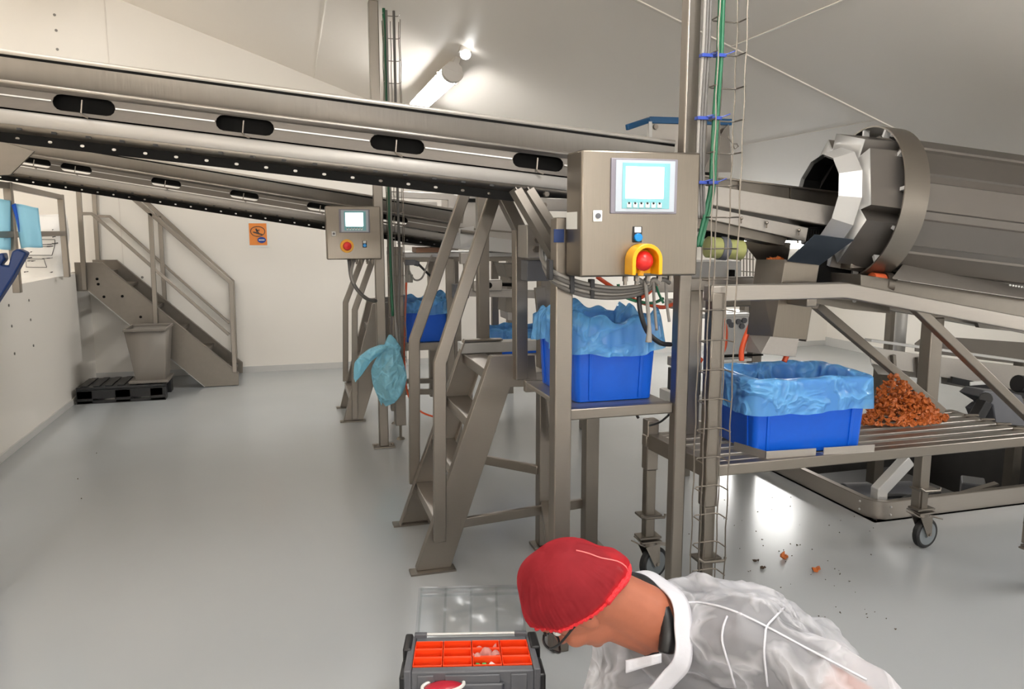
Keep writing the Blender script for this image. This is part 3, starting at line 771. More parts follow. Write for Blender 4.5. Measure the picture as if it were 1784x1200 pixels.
# ================================================================== blue crates and their film liners
def rrect(hx, hy, r, z, n=5):
    out = []
    for cx, cy, a0 in ((hx - r, hy - r, 0), (-hx + r, hy - r, PI / 2), (-hx + r, -hy + r, PI), (hx - r, -hy + r, 1.5 * PI)):
        for i in range(n + 1):
            a = a0 + PI / 2 * i / n
            out.append(Vector((cx + r * math.cos(a), cy + r * math.sin(a), z)))
    return out
def loft(mb, rings, cap0=False, cap1=False):
    n = len(rings[0]); vs = [v for r in rings for v in r]
    f = [(j * n + i, j * n + (i + 1) % n, (j + 1) * n + (i + 1) % n, (j + 1) * n + i) for j in range(len(rings) - 1) for i in range(n)]
    if cap0: f.append(tuple(range(n))[::-1])
    if cap1: f.append(tuple(range((len(rings) - 1) * n, len(rings) * n)))
    mb.poly(vs, f)
def crate(label, x, y, z, Lx, Ly, H, rot, group='blue crates'):
    hx, hy = Lx / 2, Ly / 2
    t = thing('plastic_crate', label, 'crate', (0, 0, 0), group)
    q = MB(); tp = 0.012
    loft(q, [rrect(hx - tp, hy - tp, 0.02, 0), rrect(hx, hy, 0.024, H - 0.02), rrect(hx + 0.012, hy + 0.012, 0.026, H - 0.02), rrect(hx + 0.012, hy + 0.012, 0.026, H),
             rrect(hx - 0.006, hy - 0.006, 0.02, H), rrect(hx - tp - 0.006, hy - tp - 0.006, 0.018, 0.008)], True, True)
    part(q, 'shell', 'crate', t, bevel=0.002)
    for sx in (-1, 1):          # stiffening ribs beside the corners
        for sy in (-1, 1):
            q = MB(); q.bar((sx * (hx - 0.06), sy * (hy - tp + 0.001), 0.006), (sx * (hx - 0.055), sy * (hy + 0.003), H - 0.02), 0.012, 0.006, (0, sy, 0)); part(q, 'rib', 'crate', t, bevel=0.002)
            q = MB(); q.bar((sx * (hx - tp + 0.001), sy * (hy - 0.06), 0.006), (sx * (hx + 0.003), sy * (hy - 0.055), H - 0.02), 0.012, 0.006, (sx, 0, 0)); part(q, 'rib', 'crate', t, bevel=0.002)
    t.location = (x, y, z); t.rotation_euler = (0, 0, rot)
    return t
def liner(label, x, y, z, Lx, Ly, H, rot, drop, seed, group='crate liners', rise=0.02, wav=1.0):
    rnd = random.Random(seed); ph = [rnd.uniform(0, 6.28) for _ in range(12)]
    hx, hy = Lx / 2, Ly / 2; NP = 180
    ref = rrect(hx, hy, 0.03, 0, 6); n_ = len(ref); cum = [0.0]
    for i in range(n_): cum.append(cum[-1] + (ref[(i + 1) % n_] - ref[i]).length)
    frac = []; j = 0
    for i in range(NP):                        # evenly spaced stations round the rim
        d = cum[-1] * i / NP
        while cum[j + 1] < d: j += 1
        frac.append(j + (d - cum[j]) / (cum[j + 1] - cum[j]))
    def ringpt(u, grow, zz):
        p = rrect(hx + grow, hy + grow, 0.03 + max(0, grow), 0, 6)
        i = int(round(u * NP)) % NP
        k = frac[i]; a = int(k); b = p[a].lerp(p[(a + 1) % len(p)], k - a); b.z = zz; return b
    def fn(u, v):
        w = lambda f, k: math.sin(2 * PI * f * u + ph[k])
        if v < 0.30:                               # inside, hanging in
            k = v / 0.30
            return ringpt(u, -0.016 - 0.02 * (1 - k) + 0.006 * w(9, 0) * (1 - k) + 0.004 * w(23, 1), H * (0.35 + 0.63 * k))
        if v < 0.5:                                # over the rim, slightly bunched
            k = (v - 0.30) / 0.2
            return ringpt(u, -0.016 + 0.040 * k + 0.003 * w(17, 2), H + 0.004 + (rise * 0.6 + rise * 0.5 * w(5, 3) + rise * 0.35 * w(13, 4)) * math.sin(PI * min(1, k * 1.0)) )
        k = (v - 0.5) / 0.5
        dd = drop * (1 + wav * (0.10 * w(2, 5) + 0.07 * w(5, 6) + 0.03 * w(11, 7)))
        return ringpt(u, 0.024 + 0.008 * k + wav * (0.007 * w(7, 8) * k + 0.005 * w(19, 9) * k + 0.003 * w(31, 10)), H + 0.003 - dd * k)
    q = MB(); q.grid(fn, 180, 24, wrap=True)
    o = part(q, 'bag_liner', 'liner', None, sharp=180)
    o.location = (x, y, z); o.rotation_euler = (0, 0, rot)
    return tag(o, label, 'bag liner', group)
def crate_pair(lab_c, lab_l, *a, drop=0.12, seed=1, rise=0.02, wav=1.0):
    crate(lab_c, *a); liner(lab_l, *a, drop, seed, rise=rise, wav=wav)
crate_pair('blue plastic crate on the stand shelf under the big control panel', 'rumpled blue film liner over the crate under the big control panel',
           1.028, 2.53, 0.815, 0.298, 0.40, 0.26, 0.0, drop=0.095, seed=3, rise=0.035)
TZ = 0.602                        # top of the trolley slats
crate_pair('blue plastic crate on the slatted trolley below the chute', 'blue film liner folded neatly over the crate on the slatted trolley',
           1.745, 2.40, TZ + 0.004, 0.44, 0.32, 0.262, -0.075, drop=0.115, seed=8, rise=0.007, wav=0.45)
p = at(705, 597, Y=5.16); p2 = at(786, 597, Y=5.16)
FZ = p.z
crate_pair('blue plastic crate on the distant stand behind the ladder handrails', 'pale blue bag liner bunched over the distant crate',
           (p.x + p2.x) / 2 + 0.02, 5.34, FZ, p2.x - p.x + 0.04, 0.36, 0.27, 0.0, drop=0.075, seed=5, rise=0.04)
p = at(856, 600, Y=5.0); p2 = at(945, 600, Y=5.0)
crate_pair('blue plastic crate on the low white table behind the step ladder landing', 'blue film liner just showing above the low white table',
           (p.x + p2.x) / 2 + 0.08, 5.2, p.z - 0.12, p2.x - p.x + 0.14, 0.34, 0.2, 0.0, drop=0.09, seed=11, rise=0.02)
LOWZ = p.z - 0.12

# ================================================================== slatted trolley with castors
TX0, TX1, TY0, TY1 = 1.285, 2.78, 2.20, 2.66
t = thing('slatted_trolley', 'steel trolley frame with a slatted deck, castors and a bent top rail at the right', 'trolley', ((TX0 + TX1) / 2, (TY0 + TY1) / 2, 0))
trolley = t
leg('deck_beam', 1.345, TX1, TY0, TY0 + 0.04, 0.565, 0.605, t)
leg('deck_beam', TX0, TX1, TY1 - 0.04, TY1, 0.555, 0.60, t)
q = MB(); q.bar((TX0 + 0.03, TY1, 0.575), (1.35, TY0 + 0.04, 0.575), 0.045, 0.06); part(q, 'side_beam', 'steel', t, bevel=0.003)
leg('side_beam', TX1 - 0.04, TX1, TY0, TY1, 0.54, 0.598, t)
for i in range(5):
    y = TY0 + 0.073 + i * 0.073
    leg('slat', 1.35, TX1 - 0.02, y - 0.021, y + 0.021, 0.58, TZ, t, 'steel_h', 0.003)
for i in range(4):
    q = MB(); x, y = TX1 - 0.03, TY0 + 0.11 + i * 0.077
    q.bar((x - 0.02, y, TZ + 0.004), (x + 0.03, y - 0.02, TZ + 0.004), 0.012, 0.006); part(q, 'slat_clip', 'steel', t)
# crate stops
for a, b in (((1.545, 2.225), (1.735, 2.211)), ((1.765, 2.209), (1.965, 2.194))):
    q = MB(); q.bar((*a, TZ + 0.014), (*b, TZ + 0.014), 0.004, 0.028); q.bar((a[0], a[1] + 0.012, TZ + 0.002), (b[0], b[1] + 0.012, TZ + 0.002), 0.03, 0.004); part(q, 'crate_stop', 'bead', t, bevel=0.001)
q = MB(); q.bar((1.545, 2.228, TZ + 0.014), (1.505, 2.36, TZ + 0.014), 0.004, 0.028); part(q, 'crate_stop', 'bead', t)
# legs and castors
def castor(x, y, par, ang, tall=True):
    c, s = math.cos(ang), math.sin(ang); d = Vector((c, s, 0)); n = Vector((-s, c, 0))
    base = Vector((x, y, 0)); Zv = Vector((0, 0, 1))
    q = MB(); q.box(base + Zv * 0.172, (0.085, 0.08, 0.006)); q.cyl(base + Zv * 0.15, base + Zv * 0.17, 0.03, 16)
    W = base + d * 0.034 + Zv * 0.066
    for sg in (-1, 1):
        q.prism([base + n * 0.022 * sg + d * -0.03 + Zv * 0.15, base + n * 0.022 * sg + d * 0.045 + Zv * 0.15, W + n * 0.022 * sg + d * 0.013 - Zv * 0.004, W + n * 0.022 * sg - d * 0.013 - Zv * 0.01], n * 0.003 * sg)
    q.cyl(W - n * 0.03, W + n * 0.03, 0.007, 8)
    q.bar(base + d * 0.03 + Zv * 0.15, base + d * 0.115 + Zv * 0.122, 0.045, 0.005)
    q.bar(base - d * 0.03 + Zv * 0.152, base - d * 0.07 + Zv * 0.175, 0.04, 0.005)
    fk = part(q, 'castor_fork', 'steel', par, bevel=0.001)
    w_ = MB(); w_.lathe([(-0.015, 0.010), (-0.015, 0.051), (0.015, 0.051), (0.015, 0.010)], W, n, 28); w_.lathe([(-0.018, 0.010), (-0.018, 0.019), (0.018, 0.019), (0.018, 0.010)], W, n, 16)
    part(w_, 'wheel', 'hubm', fk)
    w_ = MB(); w_.lathe([(-0.015, 0.0505), (-0.016, 0.060), (-0.010, 0.066), (0.010, 0.066), (0.016, 0.060), (0.015, 0.0505), (-0.015, 0.0505)], W, n, 36); part(w_, 'tyre', 'rubber', fk)
    if tall:
        q = MB(); q.box(base + Zv * 0.185, (0.09, 0.06, 0.008)); q.box(base + Zv * 0.275, (0.09, 0.06, 0.008)); q.box(base + Zv * 0.23, (0.03, 0.03, 0.09))
        q.tube([base + Vector((-0.05, -0.035, 0.29)), base + Vector((-0.03, -0.04, 0.275)), base + Vector((0.05, -0.04, 0.272)), base + Vector((0.055, -0.035, 0.282))], 0.006, 6)
        part(q, 'leg_clamp', 'steel_d', par, bevel=0.001)
M['hubm'] = mat('castor_hub', rgb(112, 118, 122), 0.5)
def tleg(x, y, z0, z1, inner):
    a = leg('leg', x - 0.024, x + 0.024, y - 0.024, y + 0.024, 0.46 if inner else z0, z1, t)
    if inner: leg('inner_leg', x - 0.020, x + 0.020, y - 0.020, y + 0.020, z0, 0.46, a, 'steel_d')
tleg(1.315, 2.645, 0.178, 0.66, True); castor(1.315, 2.645, t, 0.3)
tleg(1.325, 2.224, 0.178, 1.182, True); castor(1.325, 2.224, t, 0.2)
tleg(2.60, 2.615, 0.178, 0.56, False); castor(2.60, 2.60, t, 0.15)
tleg(2.715, 2.176, 0.178, 0.56, False); castor(2.70, 2.14, t, 0.4)
# bent top rails, rear posts and braces
RY = TY0 + 0.03
rail = [at(1232, 511, Y=RY), at(1468, 505, Y=RY), at(1860, 579, Y=RY)]
rail[1].z = rail[0].z = (rail[0].z + rail[1].z) / 2
q = MB(); q.path(rail, 0.052, 0.05, (0, 1, 0)); part(q, 'top_rail', 'steel_h', t, bevel=0.004)
ry2 = TY1 - 0.04
q = MB(); q.path([p + Vector((0, ry2 - RY, 0)) for p in rail], 0.052, 0.05, (0, 1, 0)); part(q, 'top_rail', 'steel_h', t, bevel=0.004)
zr = lambda x: rail[1].z + (rail[2].z - rail[1].z) * max(0, (x - rail[1].x) / (rail[2].x - rail[1].x))
for x, y in ((2.60, ry2), (1.46, ry2)):
    q = MB(); q.span((x - 0.032, y - 0.03, 0.6), (x + 0.032, y + 0.03, zr(x) - 0.02)); part(q, 'post', 'steel', t, bevel=0.004)
for y, pa, pb in ((ry2 - 0.045, (1422, 532), (1640, 716)), (RY, (1592, 533), (1800, 735))):
    q = MB(); a, b = at(*pa, Y=y), at(*pb, Y=y); q.bar(a, b, 0.032, 0.036, (0, 1, 0)); part(q, 'brace', 'steel', t, bevel=0.003)
leg('cross_tie', rail[1].x - 0.14, rail[1].x - 0.10, RY, ry2, rail[1].z - 0.055, rail[1].z - 0.02, t)
q = MB(); q.prism([at(1398, 517, Y=RY + 0.1), at(1550, 528, Y=RY + 0.1), at(1550, 546, Y=RY + 0.1), at(1470, 538, Y=RY + 0.1), at(1400, 524, Y=RY + 0.1)], (0, 0.006, 0)); gp = part(q, 'gusset_plate', 'steel_d', t)
for px in (1487, 1516):
    q = MB(); p = at(px, 524, Y=RY + 0.1); q.cyl(p, p - Vector((0, 0.008, 0)), 0.006, 8); part(q, 'bolt', 'white_steel', gp)

# heap of dried orange pieces at the back of the trolley deck
def flake(mb, c, s, rnd):
    R = Quaternion(Vector((rnd.gauss(0, 1), rnd.gauss(0, 1), rnd.gauss(0, 1))).normalized(), rnd.uniform(0, 6.28)).to_matrix()
    n = 7; top = []; 
    for i in range(n):
        a = 2 * PI * i / n; r = s * rnd.uniform(0.6, 1.1)
        top.append(Vector((r * math.cos(a), r * math.sin(a) * 0.8, s * 0.35 * math.cos(2 * a + 1))))
    vs = [c + R @ v for v in top] + [c + R @ (v * 0.85 - Vector((0, 0, s * 0.35))) for v in top] + [c + R @ Vector((0, 0, s * 0.15)), c + R @ Vector((0, 0, -s * 0.3))]
    f = [(i, (i + 1) % n, n + (i + 1) % n, n + i) for i in range(n)] + [(2 * n, i, (i + 1) % n) for i in range(n)] + [(2 * n + 1, n + (i + 1) % n, n + i) for i in range(n)]
    mb.poly(vs, f)
rnd = random.Random(4); q = MB()
hc = Vector((2.40, 2.53, TZ))
for i in range(950):
    a = rnd.uniform(0, 6.28); r = math.sqrt(rnd.random()); 
    x = 0.21 * r * math.cos(a); y = 0.085 * r * math.sin(a)
    peak = math.exp(-((x + 0.075) ** 2) / 0.006) * 0.145 + math.exp(-((x - 0.04) ** 2) / 0.012) * 0.085 + 0.03
    h = peak * (1 - (y / 0.10) ** 2) * rnd.uniform(0.25, 1) * min(1.0, 2.2 * (1 - r * 0.98) + 0.12)
    flake(q, hc + Vector((x, y, max(0.012, h))), rnd.uniform(0.009, 0.017), rnd)
single(q, 'crisp_heap', 'crisp', 'heap of dried orange vegetable pieces on the trolley deck right of the crate', 'dried vegetables', kind='stuff', sharp=30)

# ================================================================== rotating drum
AX = Vector((0.982, -0.155, -0.112)).normalized()
DY = 2.46
C0 = at(1421, 344, Y=DY)
_, DS, DU = basis(AX)
t = thing('tumble_drum', 'big rotating steel drum with a faceted mouth and wide ring at the right', 'drum', C0 + AX * 0.9)
drum = t
def ring(s, r, n=12, rot=0.0): return [C0 + AX * s + (DS * math.cos(2 * PI * i / n + rot) + DU * math.sin(2 * PI * i / n + rot)) * r for i in range(n)]
q = MB(); loft(q, [ring(0, 0.156), ring(0.10, 0.206), ring(0.10, 0.202), ring(0.004, 0.150)]); cn = part(q, 'mouth_cone', 'white_steel', t, sharp=8)
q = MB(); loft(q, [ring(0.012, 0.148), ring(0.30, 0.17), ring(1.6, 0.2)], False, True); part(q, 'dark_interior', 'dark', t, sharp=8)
# lobed transition ring: six box lobes with V notches
def lobed(s, R, V, n=6):
    out = []
    for i in range(n):
        a0 = 2 * PI * (i + 0.30) / n; w = 2 * PI / n
        for f_, r in ((-0.40, R), (0.40, R), (0.5, V)):
            a = a0 + f_ * w; out.append(C0 + AX * s + (DS * math.cos(a) + DU * math.sin(a)) * r)
    return out
q = MB(); loft(q, [lobed(0.085, 0.150, 0.150), lobed(0.070, 0.250, 0.196), lobed(0.21, 0.258, 0.205)]); part(q, 'lobed_ring', 'drum', t, sharp=8)
q = MB(); loft(q, [lobed(0.0685, 0.250, 0.196), lobed(0.0685, 0.185, 0.18)]); part(q, 'lobe_face', 'white_steel', cn, solid=0.002, sharp=8)
q = MB(); q.lathe([(0.165, 0.272), (0.165, 0.278), (0.255, 0.278), (0.255, 0.272), (0.165, 0.272)], C0, AX, 64); bd = part(q, 'running_ring', 'steel', t, sharp=40)
for i in range(12):
    a = 2 * PI * (i + 0.3) / 12
    q = MB(); r = DS * math.cos(a) + DU * math.sin(a); q.bar(C0 + AX * 0.178 + r * 0.245, C0 + AX * 0.178 + r * 0.274, 0.012, 0.022, AX); part(q, 'standoff', 'white_steel', bd)
q = MB(); n = 12
def flutes(s, R):
    out = []
    for i in range(n):
        for f_, k in ((-0.36, 1), (0.36, 1), (0.40, 0.975), (0.60, 0.975)):
            a = 2 * PI * (i + f_ + 0.2) / n; out.append(C0 + AX * s + (DS * math.cos(a) + DU * math.sin(a)) * R * k / math.cos(PI / n * 0.72))
    return out
loft(q, [flutes(0.20, 0.243), flutes(1.75, 0.243)], True, True); part(q, 'shell', 'drum', t, sharp=12)
# bed under the drum
q = MB(); a, b, c_, d_ = at(1578, 458, Y=2.30), at(1830, 496, Y=2.30), at(1830, 526, Y=2.22), at(1556, 486, Y=2.22)
q.prism([a, b, c_, d_], Vector((0, 0.005, 0.004))); bed = part(q, 'bed_cover', 'bead', t, bevel=0.001)
q = MB(); q.prism([at(1500, 478, Y=2.26), at(1830, 528, Y=2.26), at(1830, 572, Y=2.26), at(1560, 530, Y=2.26), at(1500, 515, Y=2.26)], (0, 0.34, 0)); part(q, 'bed_frame', 'steel_d', t, bevel=0.002)
q = MB()
for i in range(6): p = at(1759 + i * 5, 496.5 + i * 0.8, Y=2.235); q.cyl(p, p - Vector((0, 0.004, 0)), 0.0035, 8)
part(q, 'vent_holes', 'label_white', bed)
q = MB(); p = at(1527, 492, Y=2.30); q.lathe([(-0.022, 0.02), (-0.022, 0.034), (0.022, 0.034), (0.022, 0.02)], p, AX, 24, True); part(q, 'support_roller', mat('orange_roller', rgb(206, 92, 52), 0.5), t)
q = MB(); q.lathe([(0.024, 0.02), (0.024, 0.04), (0.05, 0.04), (0.05, 0.02)], p, AX, 24, True); part(q, 'support_roller', 'steel_d', t)
q = MB(); q.span(at(1482, 468, Y=2.34), at(1535, 445, Y=2.42)); part(q, 'bearing_cover', 'steel', t, bevel=0.003)
q = MB(); q.span(at(1425, 494, Y=2.42), at(1525, 440, Y=2.55)); part(q, 'drive_housing', 'dark', t, bevel=0.003)

# ================================================================== vibrating feeder between the front conveyor and the drum
t = thing('feeder_trough', 'steel feeder trough leading from behind the big control panel into the drum mouth', 'feeder', at(1330, 420, Y=2.42))
feeder = t
def wallp(name, pts, Y, th, m, par, bev=0.001):
    q = MB(); q.prism([at(px, py, Y=Y) for px, py in pts], (0, th, 0)); return part(q, name, m, par, bevel=bev)
wallp('near_wall', [(1200, 316), (1462, 361), (1451, 395), (1200, 349)], 2.36, 0.003, 'bead', t)
fw = wallp('far_wall', [(1200, 304), (1467, 337), (1462, 375), (1200, 340)], 2.545, 0.003, 'steel_d', t)
q = MB(); q.bar(at(1200, 303, Y=2.54), at(1467, 336, Y=2.54), 0.012, 0.006); part(q, 'rim', 'steel', fw)
for px in (1288, 1378):
    q = MB(); q.bar(at(px, 316 + (px - 1288) * 0.12, Y=2.538), at(px, 337 + (px - 1288) * 0.12, Y=2.538), 0.004, 0.006, (0, 1, 0)); part(q, 'rib', 'steel_d', fw)
q = MB(); a, b = at(1200, 350, Y=2.36), at(1451, 395, Y=2.36); q.prism([a, b, b + Vector((0, 0.185, 0)), a + Vector((0, 0.185, 0))], (0, 0, 0.003)); part(q, 'floor_pan', 'steel_d', t)
wallp('side_channel', [(1215, 357), (1408, 397), (1404, 420), (1215, 377)], 2.37, 0.03, 'bead', t)
wallp('bottom_channel', [(1215, 379), (1372, 414), (1366, 428), (1215, 398)], 2.40, 0.10, 'steel_d', t)
for px, py in ((1292, 380), (1336, 388), (1392, 401)):
    q = MB(); p = at(px, py, Y=2.362); q.cyl(p, p + Vector((0, 0, -0.018)), 0.003, 6); q.ball(p, 0.006, nu=8, nv=6); part(q, 'bolt', 'steel', t)
q = MB(); q.span(at(1405, 420, Y=2.40), at(1455, 396, Y=2.52))
for i in range(10):
    p = at(1408 + i * 4.5, 400, Y=2.39); q.bar(p, p - Vector((0, 0, 0.035)), 0.004, 0.004, (0, 1, 0))
part(q, 'comb_guard', 'dark', t)
# hopper and blue edged guard behind the post
t = thing('infeed_guard', 'grey sheet guard with a dark blue edge trim behind the near tall post', 'guard', at(1180, 262, Y=2.8))
q = MB(); G = [at(1092, 222, Y=2.78), at(1131, 209, Y=2.86), at(1274, 213, Y=2.86)]
q.prism([at(1131, 211, Y=2.86), at(1270, 215, Y=2.86), at(1270, 300, Y=2.86), at(1131, 300, Y=2.86)], (0, 0.004, 0)); part(q, 'rear_sheet', 'bead', t)
q = MB(); q.prism([at(1270, 216, Y=2.855), at(1275, 300, Y=2.70), at(1225, 300, Y=2.70), at(1262, 225, Y=2.80)], (0, 0.004, 0)); part(q, 'side_sheet', 'bead', t)
q = MB(); q.path(G[1:], 0.026, 0.014, (0, 1, 0)); q.bar(G[0], G[1], 0.014, 0.022); part(q, 'edge_trim', 'blue_trim', t, bevel=0.003)
q = MB(); q.bar(at(1132, 212, Y=2.85), at(1132, 262, Y=2.85), 0.014, 0.014, (0, 1, 0)); part(q, 'post', 'white_steel', t)
q = MB()
for px, py in ((1142, 221), (1257, 228)): p = at(px, py, Y=2.855); q.cyl(p, p - Vector((0, 0.006, 0)), 0.01, 10)
part(q, 'bolt_row', 'steel', t)
q = MB(); q.span(at(1100, 270, Y=2.5), at(1160, 250, Y=2.62)) if False else q.lathe([(-0.05, 0.022), (0.05, 0.022)], at(1220, 310, Y=2.62), (1, 0, 0), 16, True)
part(q, 'pivot_tube', 'dark', t)
# vibrator motor
t = thing('vibrator_motor', 'olive green vibrator motor under the feeder trough', 'motor', at(1265, 455, Y=2.42), None)
q = MB(); p = at(1232, 430, Y=2.42); p2 = at(1292, 436, Y=2.42); d = (p2 - p).normalized()
q.cyl(p, p + d * 0.05, 0.038, 14); q.cyl(p + d * 0.07, p2, 0.036, 14); part(q, 'motor_body', 'olive', t, bevel=0.004)
q = MB(); q.cyl(p + d * 0.045, p + d * 0.075, 0.042, 14); q.cyl(p2, p2 + d * 0.02, 0.012, 8); part(q, 'flange', 'grey_plastic', t, bevel=0.002)
q = MB(); q.span(at(1240, 420, Y=2.41), at(1284, 398, Y=2.46)); part(q, 'mounting_block', 'dark', t)

# ================================================================== discharge chute over the trolley crate
t = thing('discharge_chute', 'folded sheet steel chute hanging over the trolley crate, crumbs at its mouth', 'chute', at(1350, 600, Y=2.40))
Yc = 2.34
wallp('front_sheet', [(1368, 452), (1426, 461), (1406, 592), (1346, 588)], Yc, 0.003, 'steel_box', t)
q = MB(); a = [at(1368, 452, Y=Yc), at(1346, 588, Y=Yc)]; b = [at(1318, 452, Y=2.44), at(1302, 582, Y=2.44)]
q.prism([a[0], b[0], b[1], a[1]], (0.003, 0.003, 0)); part(q, 'side_sheet', 'steel_d', t)
q = MB(); off = at(1426, 461, Y=Yc) - at(1368, 452, Y=Yc); off.y += 0.0
q.prism([b[0], b[0] + off, b[1] + off, b[1]], (0, 0.003, 0)); q.prism([a[0] + off, b[0] + off, b[1] + off, a[1] + off], (0.003, 0, 0)); part(q, 'rear_sheet', 'steel_d', t)
wallp('lower_sheet', [(1342, 586), (1392, 590), (1386, 622), (1326, 616)], Yc - 0.004, 0.003, 'bead', t)
q = MB(); q.prism([at(1342, 586, Y=Yc), at(1305, 584, Y=2.435), at(1298, 612, Y=2.435), at(1326, 616, Y=Yc)], (0.003, 0.002, 0)); part(q, 'lower_sheet', 'bead', t)
q = MB(); q.prism([at(1293, 421, Y=2.56), at(1378, 424, Y=2.56), at(1372, 455, Y=2.46), at(1320, 455, Y=2.46)], (0, 0.003, 0.003)); part(q, 'mouth_flap', 'steel_box', t)
q = MB(); q.prism([at(1372, 455, Y=2.32), at(1420, 409, Y=2.26), at(1488, 418, Y=2.26), at(1428, 462, Y=2.32)], (0, 0.003, 0.002)); part(q, 'mouth_flap', mat('blue_black_sheet', rgb(58, 66, 76), 0.4, 0.7), t)
q = MB(); rnd = random.Random(9)
for i in range(40):
    p = at(rnd.uniform(1336, 1366), rnd.uniform(449, 456), Y=2.44); flake(q, p, rnd.uniform(0.006, 0.011), rnd)
single(q, 'chute_crumbs', 'crisp', 'orange crumbs caught at the mouth of the discharge chute', 'dried vegetables', kind='stuff', sharp=30)

# ================================================================== floor opening with its steel kerb
t = thing('pit_kerb', 'low steel kerb around the dark opening in the floor', 'kerb', (x0 + 0.9, y0 + 0.7, 0))
x0, y0, x1, y1 = PIT
kp = [Vector((x0 - 0.01, y1, 0.045)), Vector((x0 - 0.01, y0 + 0.06, 0.045)), Vector((x0 + 0.008, y0 + 0.018, 0.045)), Vector((x0 + 0.05, y0 - 0.01, 0.045)), Vector((x1, y0 - 0.01, 0.045))]
q = MB(); q.path(kp, 0.012, 0.09, (0, 0, 1)); kb = part(q, 'kerb_plate', 'steel_h', t, bevel=0.002)
q = MB(); q.path([p + Vector((0.0, 0, 0.047)) for p in kp], 0.03, 0.004, (0, 0, 1)); part(q, 'kerb_lip', 'steel', t)
q = MB()
for dx, dy in ((-0.018, 0.09), (0.07, -0.018)):
    for z in (0.025, 0.065): q.ball((x0 + dx, y0 + dy, z), 0.006, nu=8, nv=6)
part(q, 'rivets', 'white_steel', kb)
# support strut rising out of the opening
q = MB(); q.path([at(1530, 880, Y=2.98) - Vector((0, 0, 0.1)), at(1532, 853, Y=2.98), at(1582, 800, Y=2.98)], 0.06, 0.05, (0, 1, 0))
single(q, 'angled_strut', 'white_steel', 'angled pale square strut rising from the corner of the floor opening', 'strut', bevel=0.004)
t = thing('pit_machine', 'dark machinery with pipes and a motor down in the floor opening', 'machine', (3.3, 3.5, -0.7))
q = MB(); q.span((2.85, 3.3, -0.7), (3.9, 4.2, -0.22)); part(q, 'base', 'black', t, bevel=0.01)
q = MB(); q.cyl((2.95, 3.5, -0.12), (3.35, 3.42, -0.12), 0.09, 20); q.cyl((3.35, 3.42, -0.12), (3.42, 3.405, -0.12), 0.06, 16); part(q, 'motor', 'grey_plastic', t, bevel=0.005)
for i in range(3):
    q = MB(); q.tube([(2.8 + i * 0.12, 3.05, -0.15), (2.9 + i * 0.14, 3.2, -0.02 - 0.03 * i), (3.2 + i * 0.1, 3.3, -0.06), (3.45 + 0.1 * i, 3.5, -0.2)], 0.012, 8, 6); part(q, 'hose', 'rubber', t)
q = MB(); q.tube([(2.78, 3.22, -0.06), (3.3, 3.16, -0.03)], 0.01, 8); q.tube([(3.3, 3.2, -0.05), (3.75, 3.05, -0.02)], 0.014, 8); part(q, 'pipe', 'steel', t)
for i, (x, y) in enumerate(((3.05, 3.12), (3.45, 3.1), (3.7, 3.35))):
    q = MB(); q.box((x, y, -0.1), (0.16, 0.12, 0.14), Matrix.Rotation(0.4 * i, 3, 'Z')); part(q, 'housing', 'grey_plastic', t, bevel=0.008)
for x, y in ((3.2, 3.02), (3.5, 3.25)):
    q = MB(); q.bar((x, y, -0.06), (x + 0.2, y - 0.05, 0.0), 0.04, 0.01); part(q, 'bracket', 'steel', t)

# ================================================================== lower receiving conveyor and motor behind the trolley, right
t = thing('receiving_trough', 'pale steel receiving trough low behind the trolley at the right edge', 'conveyor', at(1700, 700, Y=3.3))
Yt = 3.2
wallp('front_wall', [(1512, 604), (1640, 622), (1900, 652), (1900, 700), (1540, 640), (1518, 632)], Yt, 0.004, 'bead', t)
q = MB(); q.bar(at(1512, 592, Y=Yt), at(1900, 645, Y=Yt), 0.05, 0.014, (0, 0, 1)); part(q, 'rim', 'white_steel', t, bevel=0.002)
wallp('rear_wall', [(1594, 598), (1612, 584), (1900, 605), (1900, 650), (1594, 612)], Yt + 0.42, 0.004, 'grey_sheet', t)
wallp('lower_skirt', [(1518, 634), (1600, 645), (1598, 658), (1530, 652)], Yt + 0.05, 0.004, 'bead', t)
wallp('lower_skirt', [(1640, 625), (1900, 662), (1900, 715), (1640, 668)], Yt + 0.06, 0.004, 'bead', t)
q = MB(); q.bar(at(1655, 661, Y=Yt), at(1790, 690, Y=Yt), 0.03, 0.035); part(q, 'dark_rail', 'black', t)
for px, py in ((1599, 640), (1556, 636)):
    q = MB(); q.path([at(px, py - 18, Y=Yt - 0.01), at(px + 2, py + 16, Y=Yt - 0.01), at(px + 26, py + 20, Y=Yt - 0.01)], 0.018, 0.02, (0, 1, 0)); part(q, 'bracket', 'steel_d', t)
q = MB(); q.span(at(1690, 672, Y=Yt - 0.02), at(1712, 660, Y=Yt + 0.03)); part(q, 'junction_box', 'label_white', t, bevel=0.003)
for px in (1537, 1780):
    q = MB(); a = at(px, 640, Y=Yt + 0.2); q.span((a.x - 0.03, a.y - 0.03, 0.0 if px < 1700 else -0.68), (a.x + 0.03, a.y + 0.03, a.z + 0.03)); part(q, 'leg', 'steel_d', t)
q = MB(); p = at(1564, 640, Y=3.9); q.cyl((p.x, p.y, 0), (p.x, p.y, 1.25), 0.035, 16)
single(q, 'pipe_column', 'white_steel', 'shiny vertical pipe behind the receiving trough', 'pipe', sharp=40)
q = MB(); p = at(1547, 640, Y=4.75); q.span((p.x - 0.03, p.y - 0.03, 0), (p.x + 0.03, p.y + 0.03, 1.15))
single(q, 'frame_post', 'steel_d', 'dark square post standing left of the shiny pipe', 'post', bevel=0.003)
t = thing('gear_motor', 'black motor and gearbox on a dark plate low at the right edge', 'motor', at(1740, 760, Y=2.95))
